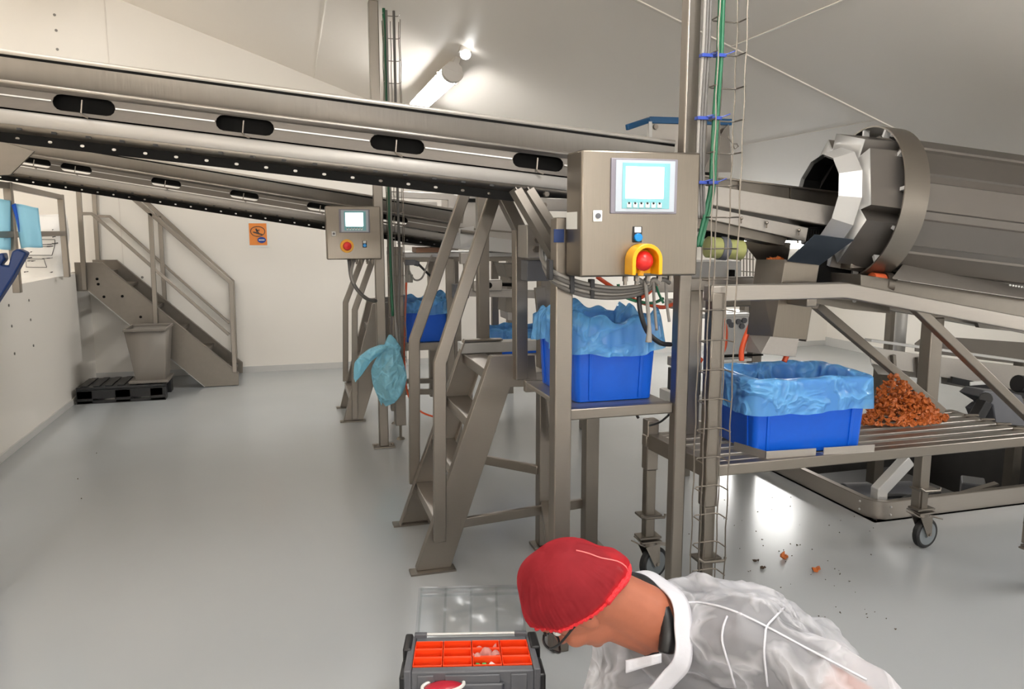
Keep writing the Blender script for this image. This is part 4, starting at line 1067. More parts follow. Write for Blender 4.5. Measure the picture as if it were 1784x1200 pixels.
q = MB(); a = at(1675, 730, Y=2.98); b = at(1880, 775, Y=2.98); q.bar(a, b, 0.22, 0.03); part(q, 'base_plate', 'black', t, bevel=0.003)
q = MB(); q.prism([at(1704, 690, Y=2.95), at(1716, 680, Y=2.95), at(1780, 688, Y=2.95), at(1800, 745, Y=2.95), at(1735, 738, Y=2.95), at(1730, 706, Y=2.95)], (0, 0.12, 0)); part(q, 'gearbox', 'grey_plastic', t, bevel=0.006)
q = MB(); q.bar(at(1716, 700, Y=2.93), at(1700, 728, Y=2.93), 0.05, 0.05, (0, 1, 0)); q.cyl(at(1718, 694, Y=2.92), at(1718, 694, Y=3.0), 0.03, 14); part(q, 'arm', 'black', t, bevel=0.003)
q = MB(); q.cyl(at(1772, 668, Y=3.0), at(1830, 676, Y=3.0), 0.045, 18); part(q, 'motor_can', 'black', t, bevel=0.004)
q = MB(); q.bar(at(1692, 705, Y=3.0), at(1705, 735, Y=3.0), 0.05, 0.03, (0, 1, 0)); part(q, 'angle_bracket', 'grey_plastic', t)
# hopper rail hanging under the drum at the right
q = MB(); q.prism([at(1699, 552, Y=2.55), at(1830, 575, Y=2.55), at(1830, 590, Y=2.55), at(1765, 577, Y=2.55), at(1706, 571, Y=2.55)], (0, 0.02, 0))
single(q, 'hanger_bracket', 'grey_sheet', 'grey angled bracket hanging under the drum bed at the right', 'bracket', bevel=0.002)

# ================================================================== stairs at the back left
YN, YS = 7.22, 7.84
t = thing('steel_stairs', 'steel stairs with double handrails climbing left to the raised platform', 'stairs', (-1.1, 7.5, 0))
prof = [(129, 457), (176, 457), (416, 651), (416, 674), (357, 676), (154, 507), (133, 507)]
pp = [at(px, py, Y=YN) for px, py in prof]; pp[3].z = pp[4].z = 0.004
for yy in (YN, YS):
    q = MB(); q.prism([Vector((p.x, yy, p.z)) for p in pp], (0, 0.008, 0))
    sg = 1 if yy == YN else -1
    q.bar(Vector((pp[1].x, yy + 0.02 * sg, pp[1].z)), Vector((pp[2].x, yy + 0.02 * sg, pp[2].z)), 0.05, 0.006)
    sp = part(q, 'stringer', 'steel_d', t, bevel=0.002)
    q = MB(); q.bar(Vector((pp[4].x, yy + 0.03 * sg, pp[4].z)), Vector((pp[5].x, yy + 0.03 * sg, pp[5].z)), 0.06, 0.006); part(q, 'bottom_flange', 'white_steel', sp)  # pale colour painted in for the lit lower edge of the stringer
    if yy == YN:
        for px, py in ((169, 486), (171, 495), (213, 516), (245, 552), (181, 517)):
            b_ = MB(); p = at(px, py, Y=YN - 0.004); b_.cyl(p, p + Vector((0, 0.006, 0)), 0.012, 8); part(b_, 'bolt', 'dark', sp)
top = pp[1]; bot = pp[2]; n = 5
for i in range(n):
    k = (i + 0.55) / n; x = top.x + (bot.x - top.x) * k; z = top.z + (bot.z - top.z) * k - 0.09
    q = MB(); q.span((x - 0.17, YN + 0.008, z - 0.03), (x + 0.05, YS, z)); part(q, 'tread', 'steel_d', t, bevel=0.003)
q = MB(); q.span((-1.80, YN + 0.008, PZ - 0.03), (top.x, YS, PZ)); part(q, 'top_landing', 'steel_d', t, bevel=0.003)
R = 0.036
def railbar(pts, y, name='handrail', w_=R):
    q = MB(); q.path([at(px, py, Y=y) for px, py in pts], w_, w_ * 0.9, (0, 1, 0)); return part(q, name, 'steel', t, bevel=0.003)
railbar([(409, 648), (402, 492), (240, 352), (205, 322), (136, 318)], YN - 0.02)
railbar([(148, 505), (136, 318)], YN - 0.02, 'rail_post')
railbar([(272, 570), (262, 371)], YN - 0.02, 'rail_post')
railbar([(399, 583), (168, 379), (160, 372), (143, 372)], YN - 0.02, 'mid_rail', 0.026)
railbar([(411, 640), (405, 490), (256, 353), (225, 325), (160, 321)], YS + 0.02)
railbar([(171, 455), (163, 322)], YS + 0.02, 'rail_post')
railbar([(288, 536), (278, 376)], YS + 0.02, 'rail_post')
railbar([(400, 563), (191, 377), (166, 376)], YS + 0.02, 'mid_rail', 0.024)

# bin on a plastic pallet under the stairs
t = thing('plastic_pallet', 'black plastic pallet on the floor under the stairs', 'pallet', (-1.36, 6.98, 0))
px0, px1, py0, py1 = -1.70, -1.04, 6.76, 7.19
q = MB(); q.span((px0, py0, 0.11), (px1, py1, 0.135)); tp_ = part(q, 'deck', 'black', t, bevel=0.006)
q = MB()
for i in range(7): q.span((px0 + 0.03 + i * 0.09, py0 + 0.02, 0.135), (px0 + 0.08 + i * 0.09, py1 - 0.02, 0.142))
part(q, 'deck_pattern', 'black', tp_, bevel=0.002)
for x in (px0, (px0 + px1) / 2 - 0.05, px1 - 0.12):
    for y in (py0, py1 - 0.11):
        q = MB(); q.span((x, y, 0.0), (x + 0.12, y + 0.11, 0.11)); part(q, 'block', 'black', t, bevel=0.006)
q = MB(); q.span((px0, py0, 0.0), (px1, py0 + 0.02, 0.025)); q.span((px0, py0, 0.04), (px1 - 0.02, py0 + 0.015, 0.11)); part(q, 'skid', 'black', t, bevel=0.003)
bz = 0.143
t = thing('steel_bin', 'tapered grey steel bin standing on the black pallet', 'bin', (-1.17, 6.93, bz))
a, b = at(222, 664, Y=6.82), at(300, 664, Y=6.82)
bx0, bx1, by0, by1 = -1.265, -1.045, 6.82, 7.08
q = MB(); top_h = 0.44
loft(q, [[Vector((x, y, bz + 0.02)) for x, y in ((bx0, by0), (bx1, by0), (bx1, by1), (bx0, by1))],
         [Vector((x, y, bz + top_h)) for x, y in ((bx0 - 0.055, by0 - 0.05), (bx1 + 0.035, by0 - 0.05), (bx1 + 0.035, by1 + 0.05), (bx0 - 0.055, by1 + 0.05))]], True, False)
part(q, 'bin_body', 'grey_sheet', t, solid=0.004)
q = MB(); rim = [Vector((x, y, bz + top_h)) for x, y in ((bx0 - 0.058, by0 - 0.053), (bx1 + 0.038, by0 - 0.053), (bx1 + 0.038, by1 + 0.053), (bx0 - 0.058, by1 + 0.053))]
for i in range(4): q.bar(rim[i], rim[(i + 1) % 4], 0.014, 0.022)
part(q, 'rolled_rim', 'grey_sheet', t, bevel=0.003)
q = MB(); q.span((bx0 - 0.05, by0 - 0.05, bz), (bx1 + 0.03, by1 + 0.03, bz + 0.02)); part(q, 'base_tray', 'grey_sheet', t, bevel=0.004)

# sack, railing, aprons and tool on the raised platform
SY = 6.75; SX = (at(46, 470, Y=SY).x + at(112, 470, Y=SY).x) / 2
t = thing('paper_sack', 'white printed sack standing at the edge of the raised platform', 'sack', (SX, SY, PZ))
sa_, sb_ = at(50, 470, Y=5.9), at(108, 470, Y=5.9)
def sackf(u, v):
    a = 2 * PI * u; zz = v; wx = 0.165 * (1 - 0.10 * v) * (0.92 + 0.08 * math.sin(PI * v)); wy = 0.09 * (1 - max(0, v - 0.75) * 2.2) * (0.85 + 0.3 * math.sin(PI * min(1, v * 1.1)))
    c, s = math.cos(a), math.sin(a)
    sx = math.copysign(abs(c) ** 0.6, c); sy = math.copysign(abs(s) ** 0.8, s)
    return Vector((SX + wx * sx + 0.012 * math.sin(9 * v + 3 * u * 6.28) + 0.03 * v, SY + wy * sy + 0.01 * math.sin(14 * v), PZ + 0.47 * zz + 0.012 * math.sin(2 * a + 1) * v))
q = MB(); q.grid(sackf, 40, 16, wrap=True)
bm_ = q.bm; bmesh.ops.holes_fill(bm_, edges=[e for e in bm_.edges if e.is_boundary])
sk = part(q, 'sack_body', 'sack', t, sharp=60)
q = MB(); rnd = random.Random(3)
for i in range(26):
    v = 0.06 + 0.84 * rnd.random(); u0 = rnd.uniform(0.60, 0.80); ln = rnd.uniform(0.01, 0.06)
    for k in range(3):
        a, b = sackf(u0 + ln * k / 3, v + 0.004 * k), sackf(u0 + ln * (k + 1) / 3, v + 0.004 * (k + 1))
        a.y -= 0.003; b.y -= 0.003
        q.bar(a, b, 0.002, rnd.uniform(0.003, 0.008))
for u0, u1, v0, v1 in ((0.63, 0.76, 0.16, 0.30), (0.62, 0.80, 0.36, 0.62)):
    for a, b in (((u0, v0), (u1, v0)), ((u1, v0), (u1, v1)), ((u1, v1), (u0, v1)), ((u0, v1), (u0, v0))):
        for k in range(4):
            p = sackf(a[0] + (b[0] - a[0]) * k / 4, a[1] + (b[1] - a[1]) * k / 4); r = sackf(a[0] + (b[0] - a[0]) * (k + 1) / 4, a[1] + (b[1] - a[1]) * (k + 1) / 4)
            p.y -= 0.003; r.y -= 0.003; q.bar(p, r, 0.002, 0.004)
part(q, 'print', 'ink', sk)
t = thing('platform_railing', 'steel railing along the edge of the raised platform at the far left', 'railing', (-1.9, 5.0, PZ))
RX = -1.93
for (ua, ub, yy) in (((4, 310), (24, 436), 5.0), ((98, 325), (108, 373), 6.6)):
    a = at(*ub, Y=yy)
    q = MB(); x = a.x; q.span((x - 0.02, yy - 0.02, PZ), (x + 0.02, yy + 0.02, PZ + 0.62)); part(q, 'rail_post', 'steel', t, bevel=0.003)
xa_, xb_ = at(24, 436, Y=5.0).x, at(108, 373, Y=6.6).x
for h in (0.60, 0.33):
    q = MB(); q.bar((xa_, 5.0, PZ + h), (xb_, 6.6, PZ + h), 0.035, 0.035); q.bar((xa_, 5.0, PZ + h), (xa_ - 0.1, 4.0, PZ + h), 0.035, 0.035); part(q, 'rail', 'steel', t, bevel=0.003)
q = MB(); q.span((xa_ - 0.12, 3.98, PZ), (xa_ - 0.08, 4.02, PZ + 0.62)); part(q, 'rail_post', 'steel', t, bevel=0.003)
def cloth(corners, Y, lab, wav, yaw=0.0):
    tl, tr, br_, bl = [at(*c, Y=Y) for c in corners]
    def fn(u, v):
        p = (tl * (1 - u) + tr * u) * (1 - v) + (bl * (1 - u) + br_ * u) * v
        return p + Vector((0.0, 0.012 * math.sin(u * 6 + wav) * (0.3 + v) + yaw * u, 0.004 * math.sin(5 * u)))
    q = MB(); q.grid(fn, 12, 12)
    return single(q, 'plastic_apron', 'apron', lab, 'apron', 'aprons on the railing', solid=0.006, sharp=180)
cloth([(-26, 344), (18, 348), (18, 434), (-26, 434)], 4.95, 'light blue apron hanging at the very left edge, left of the railing post', 0.5)
cloth([(22, 355), (66, 361), (73, 430), (36, 433)], 4.97, 'light blue apron hanging in front of the white sack', 2.0)
q = MB()
def flap(u, v):
    a, b = at(20, 357, Y=4.955), at(27, 354, Y=4.955); c_, d_ = at(33, 404, Y=4.955), at(34, 404, Y=4.955)
    return (a * (1 - u) + b * u) * (1 - v) + (c_ * (1 - u) + d_ * u) * v + Vector((0, 0.01 * math.sin(3 * v), 0))
q.grid(flap, 4, 8); single(q, 'apron_strap', 'crate', 'dark blue strap folded between the two light blue aprons', 'strap', solid=0.006)
q = MB(); Y = 3.2
q.prism([at(-40, 452, Y=Y), at(5, 440, Y=Y), at(8, 452, Y=Y), at(-1, 462, Y=Y), at(14, 463, Y=Y), at(20, 438, Y=Y), at(30, 433, Y=Y), at(46, 440, Y=Y), at(18, 490, Y=Y), at(-8, 530, Y=Y), at(-60, 560, Y=Y)], (0, 0.05, 0))
t = thing('plastic_scoop', 'dark blue plastic forked tool head at the left edge below the aprons', 'tool', at(-10, 520, Y=3.2))
part(q, 'forked_head', 'navy', t, bevel=0.006)
q = MB(); a = at(-40, 530, Y=3.22); q.cyl(a, (a.x - 0.05, a.y + 0.02, 0.0), 0.016, 12); part(q, 'handle', 'navy', t)

# ------------------------------------------------------------------ orange sign on the back wall
Ys = YB - 0.004
t = thing('wall_sign', 'orange slipping hazard sign with a blue oval on the back wall', 'sign', at(451, 409, Y=Ys))
def wq(name, x0, y0, x1, y1, d, m, par):
    a, b = at(x0, y1, Y=YB - d), at(x1, y0, Y=YB - d); q = MB(); q.span((a.x, YB - d, a.z), (b.x, YB - d + 0.0015, b.z)); return part(q, name, m, par)
wq('paper', 433, 386, 468, 431, 0.004, 'label_white', t); og = wq('panel', 435, 389, 464, 427, 0.006, 'orange_sign', t)
def ell(cx, cy, rx, ry, n=26): return [(cx + rx * math.cos(2 * PI * i / n), cy + ry * math.sin(2 * PI * i / n)) for i in range(n)]
c0 = at(449, 403, Y=YB - 0.009); s_ = (at(470, 403, Y=YB) - at(440, 403, Y=YB)).x / 30
q = MB(); q.plate(ell(0, 0, 13 * s_, 9.5 * s_), [ell(0, 0, 11.8 * s_, 8.4 * s_)[::-1]], c0, (1, 0, 0), (0, 0, 1), 0.001)
q.bar(c0 + Vector((-8 * s_, -0.001, -1 * s_)), c0 + Vector((8 * s_, -0.001, -6 * s_)), 0.001, 2.2 * s_)
q.bar(c0 + Vector((-3 * s_, -0.001, 5 * s_)), c0 + Vector((-1 * s_, -0.001, 0)), 0.001, 2.5 * s_); q.bar(c0 + Vector((-1 * s_, -0.001, 1.5 * s_)), c0 + Vector((3.5 * s_, -0.001, 2.5 * s_)), 0.001, 1.6 * s_)
q.bar(c0 + Vector((-2 * s_, -0.001, 0)), c0 + Vector((2 * s_, -0.001, -2 * s_)), 0.001, 1.6 * s_)
part(q, 'pictogram', 'ink', og)
c1 = at(456, 418, Y=YB - 0.010)
q = MB(); q.prism([c1 + Vector((a, 0, b)) for a, b in ell(0, 0, 7.5 * s_, 5.5 * s_)], (0, 0.001, 0)); bl = part(q, 'blue_oval', 'sign_blue', og)
q = MB()
for i in range(4): q.span(c1 + Vector(((-5 + 2.6 * i) * s_, -0.002, -1.2 * s_)), c1 + Vector(((-3.2 + 2.6 * i) * s_, -0.001, 1.2 * s_)))
part(q, 'lettering', 'label_white', bl)

# ------------------------------------------------------------------ blue bag tied to the far tray's foot
def bagf(cx, cy, Y, pts):        # outline of half widths in pixels turned into a crumpled hanging bag
    def fn(u, v):
        k = v * (len(pts) - 1); i = min(int(k), len(pts) - 2); f_ = k - i
        y_ = pts[i][0] * (1 - f_) + pts[i + 1][0] * f_; l = pts[i][1] * (1 - f_) + pts[i + 1][1] * f_; r = pts[i][2] * (1 - f_) + pts[i + 1][2] * f_
        a = 2 * PI * u
        c, s = math.cos(a), math.sin(a)
        wob = 1 + 0.10 * math.sin(5 * a + 6 * v) * min(1, v * 3) + 0.05 * math.sin(11 * a - 9 * v)
        px = (l + r) / 2 + (r - l) / 2 * c * (0.94 + 0.06 * math.sin(7 * v + 3 * a))
        p = at(px, y_, Y=Y); hw = (r - l) / 2 * Y / FPX
        p.y += s * hw * 0.55 * wob
        p.z += 0.012 * math.sin(3 * a + 2) * v
        return p
    q = MB(); q.grid(fn, 48, 22, wrap=True); return q
t = thing('hanging_bag', 'light blue plastic bag knotted and hanging at the foot of the far tray', 'plastic bag', at(665, 640, Y=4.7))
part(bagf(0, 0, 4.82, [(583, 677, 682), (592, 672, 690), (600, 668, 695), (610, 664, 696), (622, 654, 700), (640, 645, 707), (655, 647, 712), (670, 650, 711), (685, 656, 705), (698, 661, 694), (704, 664, 676)]), 'bag_body', 'bag', t, sharp=180)
part(bagf(0, 0, 4.76, [(601, 660, 680), (608, 640, 672), (618, 626, 662), (630, 617, 648), (642, 616, 640), (652, 616, 632), (662, 615, 621)]), 'bag_flap', 'bag', t, sharp=180)
q = MB(); q.tube([at(672, 604, Y=4.84), at(683, 600, Y=4.83), at(694, 606, Y=4.84), at(690, 614, Y=4.84), at(680, 612, Y=4.83)], 0.018, 8, 5); part(q, 'knot', 'bag', t)

# ------------------------------------------------------------------ far processing stand
t = thing('frame_stand', 'background steel stand with a pale table top and shelf holding the distant crate', 'stand', at(740, 690, Y=5.3))
def fpost(px, pyt, pyb, Y, w_=0.06, m='steel', par=None, foot=True, name='leg', lift=0.0):
    a = at(px, pyt, Y=Y); b = at(px, pyb, Y=Y); zb = 0.10 if foot else max(0, b.z)
    q = MB(); q.span((a.x - w_ / 2, Y - w_ / 2, zb), (a.x + w_ / 2, Y + w_ / 2, a.z)); l = part(q, name, m, par, bevel=0.003)
    if foot:
        q = MB(); q.cyl((a.x, Y, 0.012), (a.x, Y, 0.10), 0.009, 8); q.cyl((a.x, Y, 0), (a.x, Y, 0.014), 0.03, 14, 0.02); part(q, 'adjustable_foot', 'steel_d', l)
    return l
fpost(691, 430, 760, 5.02, 0.068, par=t); fpost(682, 430, 745, 5.45, 0.06, par=t)
fpost(752, 450, 690, 5.55, 0.06, par=t, foot=False); fpost(783, 450, 690, 5.14, 0.05, par=t)
a, b = at(700, 601, Y=5.14), at(795, 601, Y=5.14)
q = MB(); q.span((a.x, 5.12, FZ - 0.05), (b.x, 5.16, FZ)); part(q, 'shelf_beam', 'steel', t)
q = MB(); q.span((a.x, 5.16, FZ - 0.02), (b.x, 5.54, FZ - 0.002)); part(q, 'shelf', 'steel_h', t)
for py, yy in ((683, 5.14), (664, 5.5)):
    q = MB(); a, b = at(700, py, Y=yy), at(790, py - 2, Y=yy); q.bar(a, b, 0.03, 0.035); part(q, 'brace', 'steel_d', t)
a, b = at(690, 443, Y=5.2), at(900, 449, Y=5.2)
q = MB(); q.span((a.x, 5.15, a.z - 0.02), (b.x + 0.25, 5.75, a.z + 0.01)); part(q, 'table_top', 'white_steel', t, bevel=0.002)
q = MB(); q.span((a.x, 5.14, a.z - 0.05), (b.x + 0.25, 5.17, a.z - 0.02)); part(q, 'table_beam', 'steel_d', t)
for px in (750, 783, 862):
    fpost(px, 452, 600, 5.72, 0.05, 'steel_d', t, False, 'upright') if px > 800 else None
# steel bar hood above the far conveyor's end
t = thing('bar_frame', 'rectangular frame of steel bars above the end of the second conveyor', 'frame', at(740, 370, Y=6.1))
q = MB(); q.path([at(676, 338, Y=6.1), at(785, 343, Y=6.1), at(785, 420, Y=6.1)], 0.05, 0.05, (0, 1, 0)); q.path([at(690, 352, Y=6.1), at(757, 356, Y=6.1), at(757, 420, Y=6.1)], 0.035, 0.04, (0, 1, 0)); part(q, 'bars', 'bead', t, bevel=0.003)
for px in (785, 680):
    q = MB(); p = at(px, 400, Y=6.1); q.span((p.x - 0.025, 6.075, 0.0), (p.x + 0.025, 6.125, p.z)); part(q, 'leg', 'steel', t, bevel=0.003)
t = thing('hopper_cabinet', 'grey sheet metal cabinet behind the step ladder handrails', 'cabinet', at(850, 440, Y=6.3))
q = MB(); a, b = at(786, 430, Y=6.2), at(896, 340, Y=6.2); q.span((a.x, 6.2, a.z), (b.x, 6.6, b.z)); part(q, 'body', 'bead', t, bevel=0.004)
q = MB(); a, b = at(800, 352, Y=6.19), at(850, 346, Y=6.19); q.span((a.x, 6.18, a.z), (b.x, 6.2, b.z)); part(q, 'slot', 'dark', t)
for px in (792, 888):
    q = MB(); a = at(px, 430, Y=6.25); q.span((a.x - 0.025, 6.22, 0), (a.x + 0.025, 6.28, a.z)); part(q, 'leg', 'steel_d', t)
t = thing('feeder_trough', 'small pale feeder trough glimpsed between the ladder handrail and the panel stand', 'feeder', at(870, 430, Y=5.0))
wallp('near_wall', [(700, 392), (945, 425), (945, 446), (700, 425)], 5.10, 0.004, 'white_steel', t)
wallp('far_wall', [(780, 396), (945, 410), (945, 432), (780, 415)], 5.35, 0.004, 'bead', t)
q = MB(); q.bar(at(780, 395, Y=5.35), at(945, 409, Y=5.35), 0.012, 0.012); part(q, 'rim', 'steel_d', t)
q = MB(); a, b = at(700, 426, Y=5.1), at(945, 446, Y=5.1); q.prism([a, b, b + Vector((0, 0.25, 0)), a + Vector((0, 0.25, 0))], (0, 0, 0.004)); part(q, 'floor_pan', 'steel_d', t)
q = MB(); q.bar(at(700, 402, Y=5.09), at(770, 412, Y=5.09), 0.01, 0.012); q.span(at(765, 410, Y=5.08), at(778, 402, Y=5.12)); part(q, 'slot', 'dark', t)
q = MB(); q.span(at(725, 440, Y=5.12), at(763, 430, Y=5.3)); part(q, 'drive_plate', mat('copper_plate', rgb(150, 116, 96), 0.45, 0.8), t)
t = thing('discharge_chute', 'small dark chute in the background above the low white table', 'chute', at(890, 560, Y=5.0))
q = MB(); q.prism([at(877, 460, Y=5.1), at(905, 460, Y=5.1), at(905, 495, Y=5.1), at(884, 483, Y=5.1)], (0, 0.25, 0)); part(q, 'mouth', 'steel_d', t)
q = MB(); q.prism([at(885, 482, Y=5.1), at(906, 482, Y=5.1), at(902, 545, Y=5.1), at(880, 543, Y=5.1)], (0, 0.2, 0)); part(q, 'tube', 'steel_d', t)
q = MB(); q.prism([at(884, 544, Y=5.09), at(906, 546, Y=5.09), at(904, 560, Y=5.09), at(885, 557, Y=5.09)], (0, 0.2, 0)); part(q, 'lower_sheet', 'bead', t)
t = thing('low_table', 'low white table behind the step ladder landing', 'table', at(870, 600, Y=5.1))
q = MB(); a, b = at(838, 596, Y=4.9), at(960, 600, Y=4.9); q.span((a.x, 4.9, LOWZ - 0.05), (b.x + 0.3, 5.5, LOWZ - 0.002)); part(q, 'top', 'white_steel', t, bevel=0.003)
for xx in (a.x + 0.04, b.x + 0.26):
    for yy in (4.94, 5.46):
        q = MB(); q.span((xx - 0.025, yy - 0.025, 0), (xx + 0.025, yy + 0.025, LOWZ - 0.05)); part(q, 'leg', 'steel', t, bevel=0.003)
t = thing('cross_beam', 'grey cross beam with a small gearbox behind the step ladder handrails', 'beam', at(840, 520, Y=4.7))
q = MB(); q.bar(at(790, 508, Y=4.7), at(960, 513, Y=4.7), 0.06, 0.05); part(q, 'beam', 'bead', t, bevel=0.003)
q = MB(); q.span(at(826, 508, Y=4.62), at(868, 486, Y=4.72)); part(q, 'gearbox', 'bead', t, bevel=0.006)
q = MB(); q.cyl(at(852, 497, Y=4.62), at(852, 497, Y=4.60), 0.02, 12); q.cyl(at(868, 495, Y=4.67), at(895, 496, Y=4.67), 0.012, 10); part(q, 'shaft', 'dark', t)
q = MB(); q.span(at(792, 520, Y=4.66), at(812, 494, Y=4.74)); part(q, 'end_bracket', 'grey_plastic', t)
for xx in (at(800, 510, Y=4.7).x, at(955, 510, Y=4.7).x):
    q = MB(); q.span((xx - 0.02, 4.74, 0), (xx + 0.02, 4.78, 1.05)); part(q, 'leg', 'steel_d', t)
t = thing('air_cylinder', 'small pneumatic cylinder with a bright rod between the ladder handrails', 'cylinder', at(815, 410, Y=4.6))
q = MB(); q.cyl(at(803, 403, Y=4.6), at(842, 408, Y=4.6), 0.012, 10); part(q, 'rod', 'steel', t)
q = MB(); q.span(at(803, 460, Y=4.6), at(822, 440, Y=4.66)); q.cyl(at(812, 440, Y=4.63), at(812, 475, Y=4.63), 0.02, 12); part(q, 'valve_body', 'bead', t, bevel=0.003)
q = MB(); q.prism([at(800, 398, Y=4.62), at(826, 394, Y=4.62), at(824, 415, Y=4.62), at(802, 428, Y=4.62)], (0, 0.01, 0)); part(q, 'clevis', 'white_steel', t)
t = thing('valve_unit', 'grey valve unit with plugs beside the far tray', 'valve', at(716, 462, Y=4.95))
q = MB(); q.span(at(706, 462, Y=4.95), at(722, 452, Y=5.0)); q.cyl(at(722, 458, Y=4.97), at(730, 460, Y=4.97), 0.018, 10); part(q, 'body', 'grey_plastic', t, bevel=0.003)
q = MB(); q.cyl(at(710, 462, Y=4.97), at(710, 492, Y=4.97), 0.014, 10); q.cyl(at(714, 478, Y=4.97), at(714, 492, Y=4.97), 0.02, 10); part(q, 'plug', 'pale_cable', t)
cable([at(728, 459, Y=4.96), at(745, 476, Y=4.96), at(762, 492, Y=5.0)], 0.008, 'black_cable', 'black cable slanting from the valve unit beside the far tray')
cable([at(712, 470, Y=4.95), at(722, 487, Y=4.95), at(735, 484, Y=4.95), at(745, 460, Y=4.95), at(752, 445, Y=5.0)], 0.006, 'pale_cable', 'pale cable looping below the valve unit')
cable([at(708, 492, Y=4.96), at(706, 560, Y=4.96), at(705, 640, Y=4.96), at(712, 690, Y=4.9), at(735, 718, Y=4.8), at(775, 730, Y=4.8)], 0.006, 'orange_cable', 'thin orange air hose dropping beside the distant crate to the floor')
cable([at(608, 452, Y=4.77), at(614, 490, Y=4.73), at(635, 518, Y=4.73), at(655, 524, Y=4.84)], 0.011, 'grey_cable', 'grey cable looping below the small control panel to the far post')
cable([at(617, 452, Y=4.77), at(612, 478, Y=4.73), at(622, 505, Y=4.73), at(640, 520, Y=4.77)], 0.009, 'pale_cable', 'paler cable crossing below the small control panel')

# ------------------------------------------------------------------ cables around the big panel
lab = 'grey cable of the bundle sagging below the left side of the big control panel'
for i in range(4):
    o_ = Vector((0.004 * i, -0.006 * (i % 2), -0.013 * i))
    cable([at(943 + i * 2, 425, Y=2.68) + o_, at(944, 450, Y=2.5) + o_, at(962, 472, Y=2.24) + o_, at(1010, 492, Y=2.215) + o_, at(1070, 502 - i * 2, Y=2.20) + o_, at(1120, 497, Y=2.19) + o_ * 0.5, at(1112 + i * 13, 487, Y=2.165), Vector((0.806 + 0.378 * (0.55 + 0.1 * i), 2.162, 1.22))], 0.0075, 'grey_cable' if i % 2 else 'pale_cable', lab, group='bundle below the big panel')
for px, py in ((958, 470), (995, 493), (1030, 503)):
    q = MB(); p = at(px, py, Y=2.21); q.box(p, (0.014, 0.026, 0.06)); single(q, 'cable_tie', 'black_cable', 'black tie around the sagging cable bundle at the big panel', 'cable tie', 'black ties on the bundle', bevel=0.002)
cable([at(1040, 482, Y=2.45), at(1062, 497, Y=2.42), at(1100, 520, Y=2.38), at(1150, 535, Y=2.40), at(1172, 530, Y=2.45)], 0.007, 'orange_cable', 'orange hose passing behind the cables under the big panel')
cable([at(1150, 488, Y=2.3), at(1130, 510, Y=2.3), at(1105, 525, Y=2.32)], 0.006, 'orange_cable', 'short orange hose under the right half of the big panel')
cable([at(1077, 495, Y=2.2), at(1080, 510, Y=2.2), at(1100, 522, Y=2.2), at(1135, 528, Y=2.22), at(1155, 520, Y=2.25)], 0.005, 'green_cable', 'green earth wire under the big panel')
cable([at(1140, 488, Y=2.17), at(1148, 512, Y=2.2), at(1156, 528, Y=2.2)], 0.004, 'green_cable', 'second short green wire under the right half of the big panel')
cable([at(1113, 515, Y=2.2), at(1116, 545, Y=2.19), at(1128, 578, Y=2.19), at(1150, 597, Y=2.22), at(1168, 600, Y=2.26)], 0.008, 'black_cable', 'black cable hanging in front of the crate below the big panel')
q = MB(); q.tube([at(1124, 488, Y=2.165), at(1128, 530, Y=2.17), at(1131, 570, Y=2.17), at(1130, 596, Y=2.17)], lambda k: 0.006 + 0.006 * max(0, k - 0.6) * 2, 8, 6)
single(q, 'cable_end', 'pale_cable', 'pale cable with a thick plug end hanging in front of the crate', 'cable', sharp=180)
for a, b in ((1138, 575), (1160, 560)):
    cable([at(a, 490, Y=2.165), at(a + 2, 530, Y=2.19), at(a + 6, b, Y=2.2)], 0.005, 'pale_cable', 'thin pale wire hanging below the big panel', group='thin wires below the big panel')
cable([at(1106, 716, Y=2.35), at(1112, 728, Y=2.35)], 0.005, 'black_cable', 'short black wire under the stand shelf')
cable([at(1132, 741, Y=2.5), at(1150, 735, Y=2.4), at(1166, 722, Y=2.33)], 0.004, 'black_cable', 'thin black wire between trolley leg and tall post')

# ------------------------------------------------------------------ machinery seen between the tall post and the chute
t = thing('process_cabinet', 'white and grey machine cabinet standing between the tall post and the chute', 'machine', at(1270, 640, Y=4.0))
def wb(name, x0, y0, x1, y1, Y, dep, m, bev=0.004):
    a, b = at(x0, y1, Y=Y), at(x1, y0, Y=Y); q = MB(); q.span((a.x, Y, a.z), (b.x, Y + dep, b.z)); return part(q, name, m, t, bevel=bev)
wb('upper_housing', 1190, 455, 1292, 497, 3.6, 0.25, 'white_steel'); wb('handle', 1274, 470, 1281, 490, 3.57, 0.03, 'dark', 0.002)
wb('beam', 1170, 518, 1325, 538, 3.5, 0.08, 'bead'); wb('dark_beam', 1262, 518, 1318, 534, 3.45, 0.04, 'steel_d')
wb('white_panel', 1258, 543, 1310, 636, 4.2, 0.2, 'white_steel'); wb('pale_beam', 1190, 546, 1310, 556, 3.9, 0.06, 'white_steel')
wb('dark_beam', 1240, 617, 1330, 624, 3.9, 0.05, 'dark', 0.001); wb('pale_beam', 1250, 624, 1310, 632, 3.9, 0.05, 'label_white', 0.001)
wb('dark_unit', 1195, 570, 1222, 604, 3.7, 0.12, 'black'); wb('dark_unit', 1192, 648, 1222, 690, 3.7, 0.2, 'black')
wb('chrome_valve', 1200, 588, 1212, 600, 3.66, 0.04, 'white_steel'); wb('bead_beam', 1192, 628, 1224, 646, 3.68, 0.2, 'bead')
for px, py in ((1269, 560), (1274, 566), (1286, 560), (1292, 568), (1296, 558)):
    q = MB(); p = at(px, py, Y=4.2); q.cyl(p, p - Vector((0, 0.01, 0)), 0.018, 10); part(q, 'knob', 'grey_plastic', t)
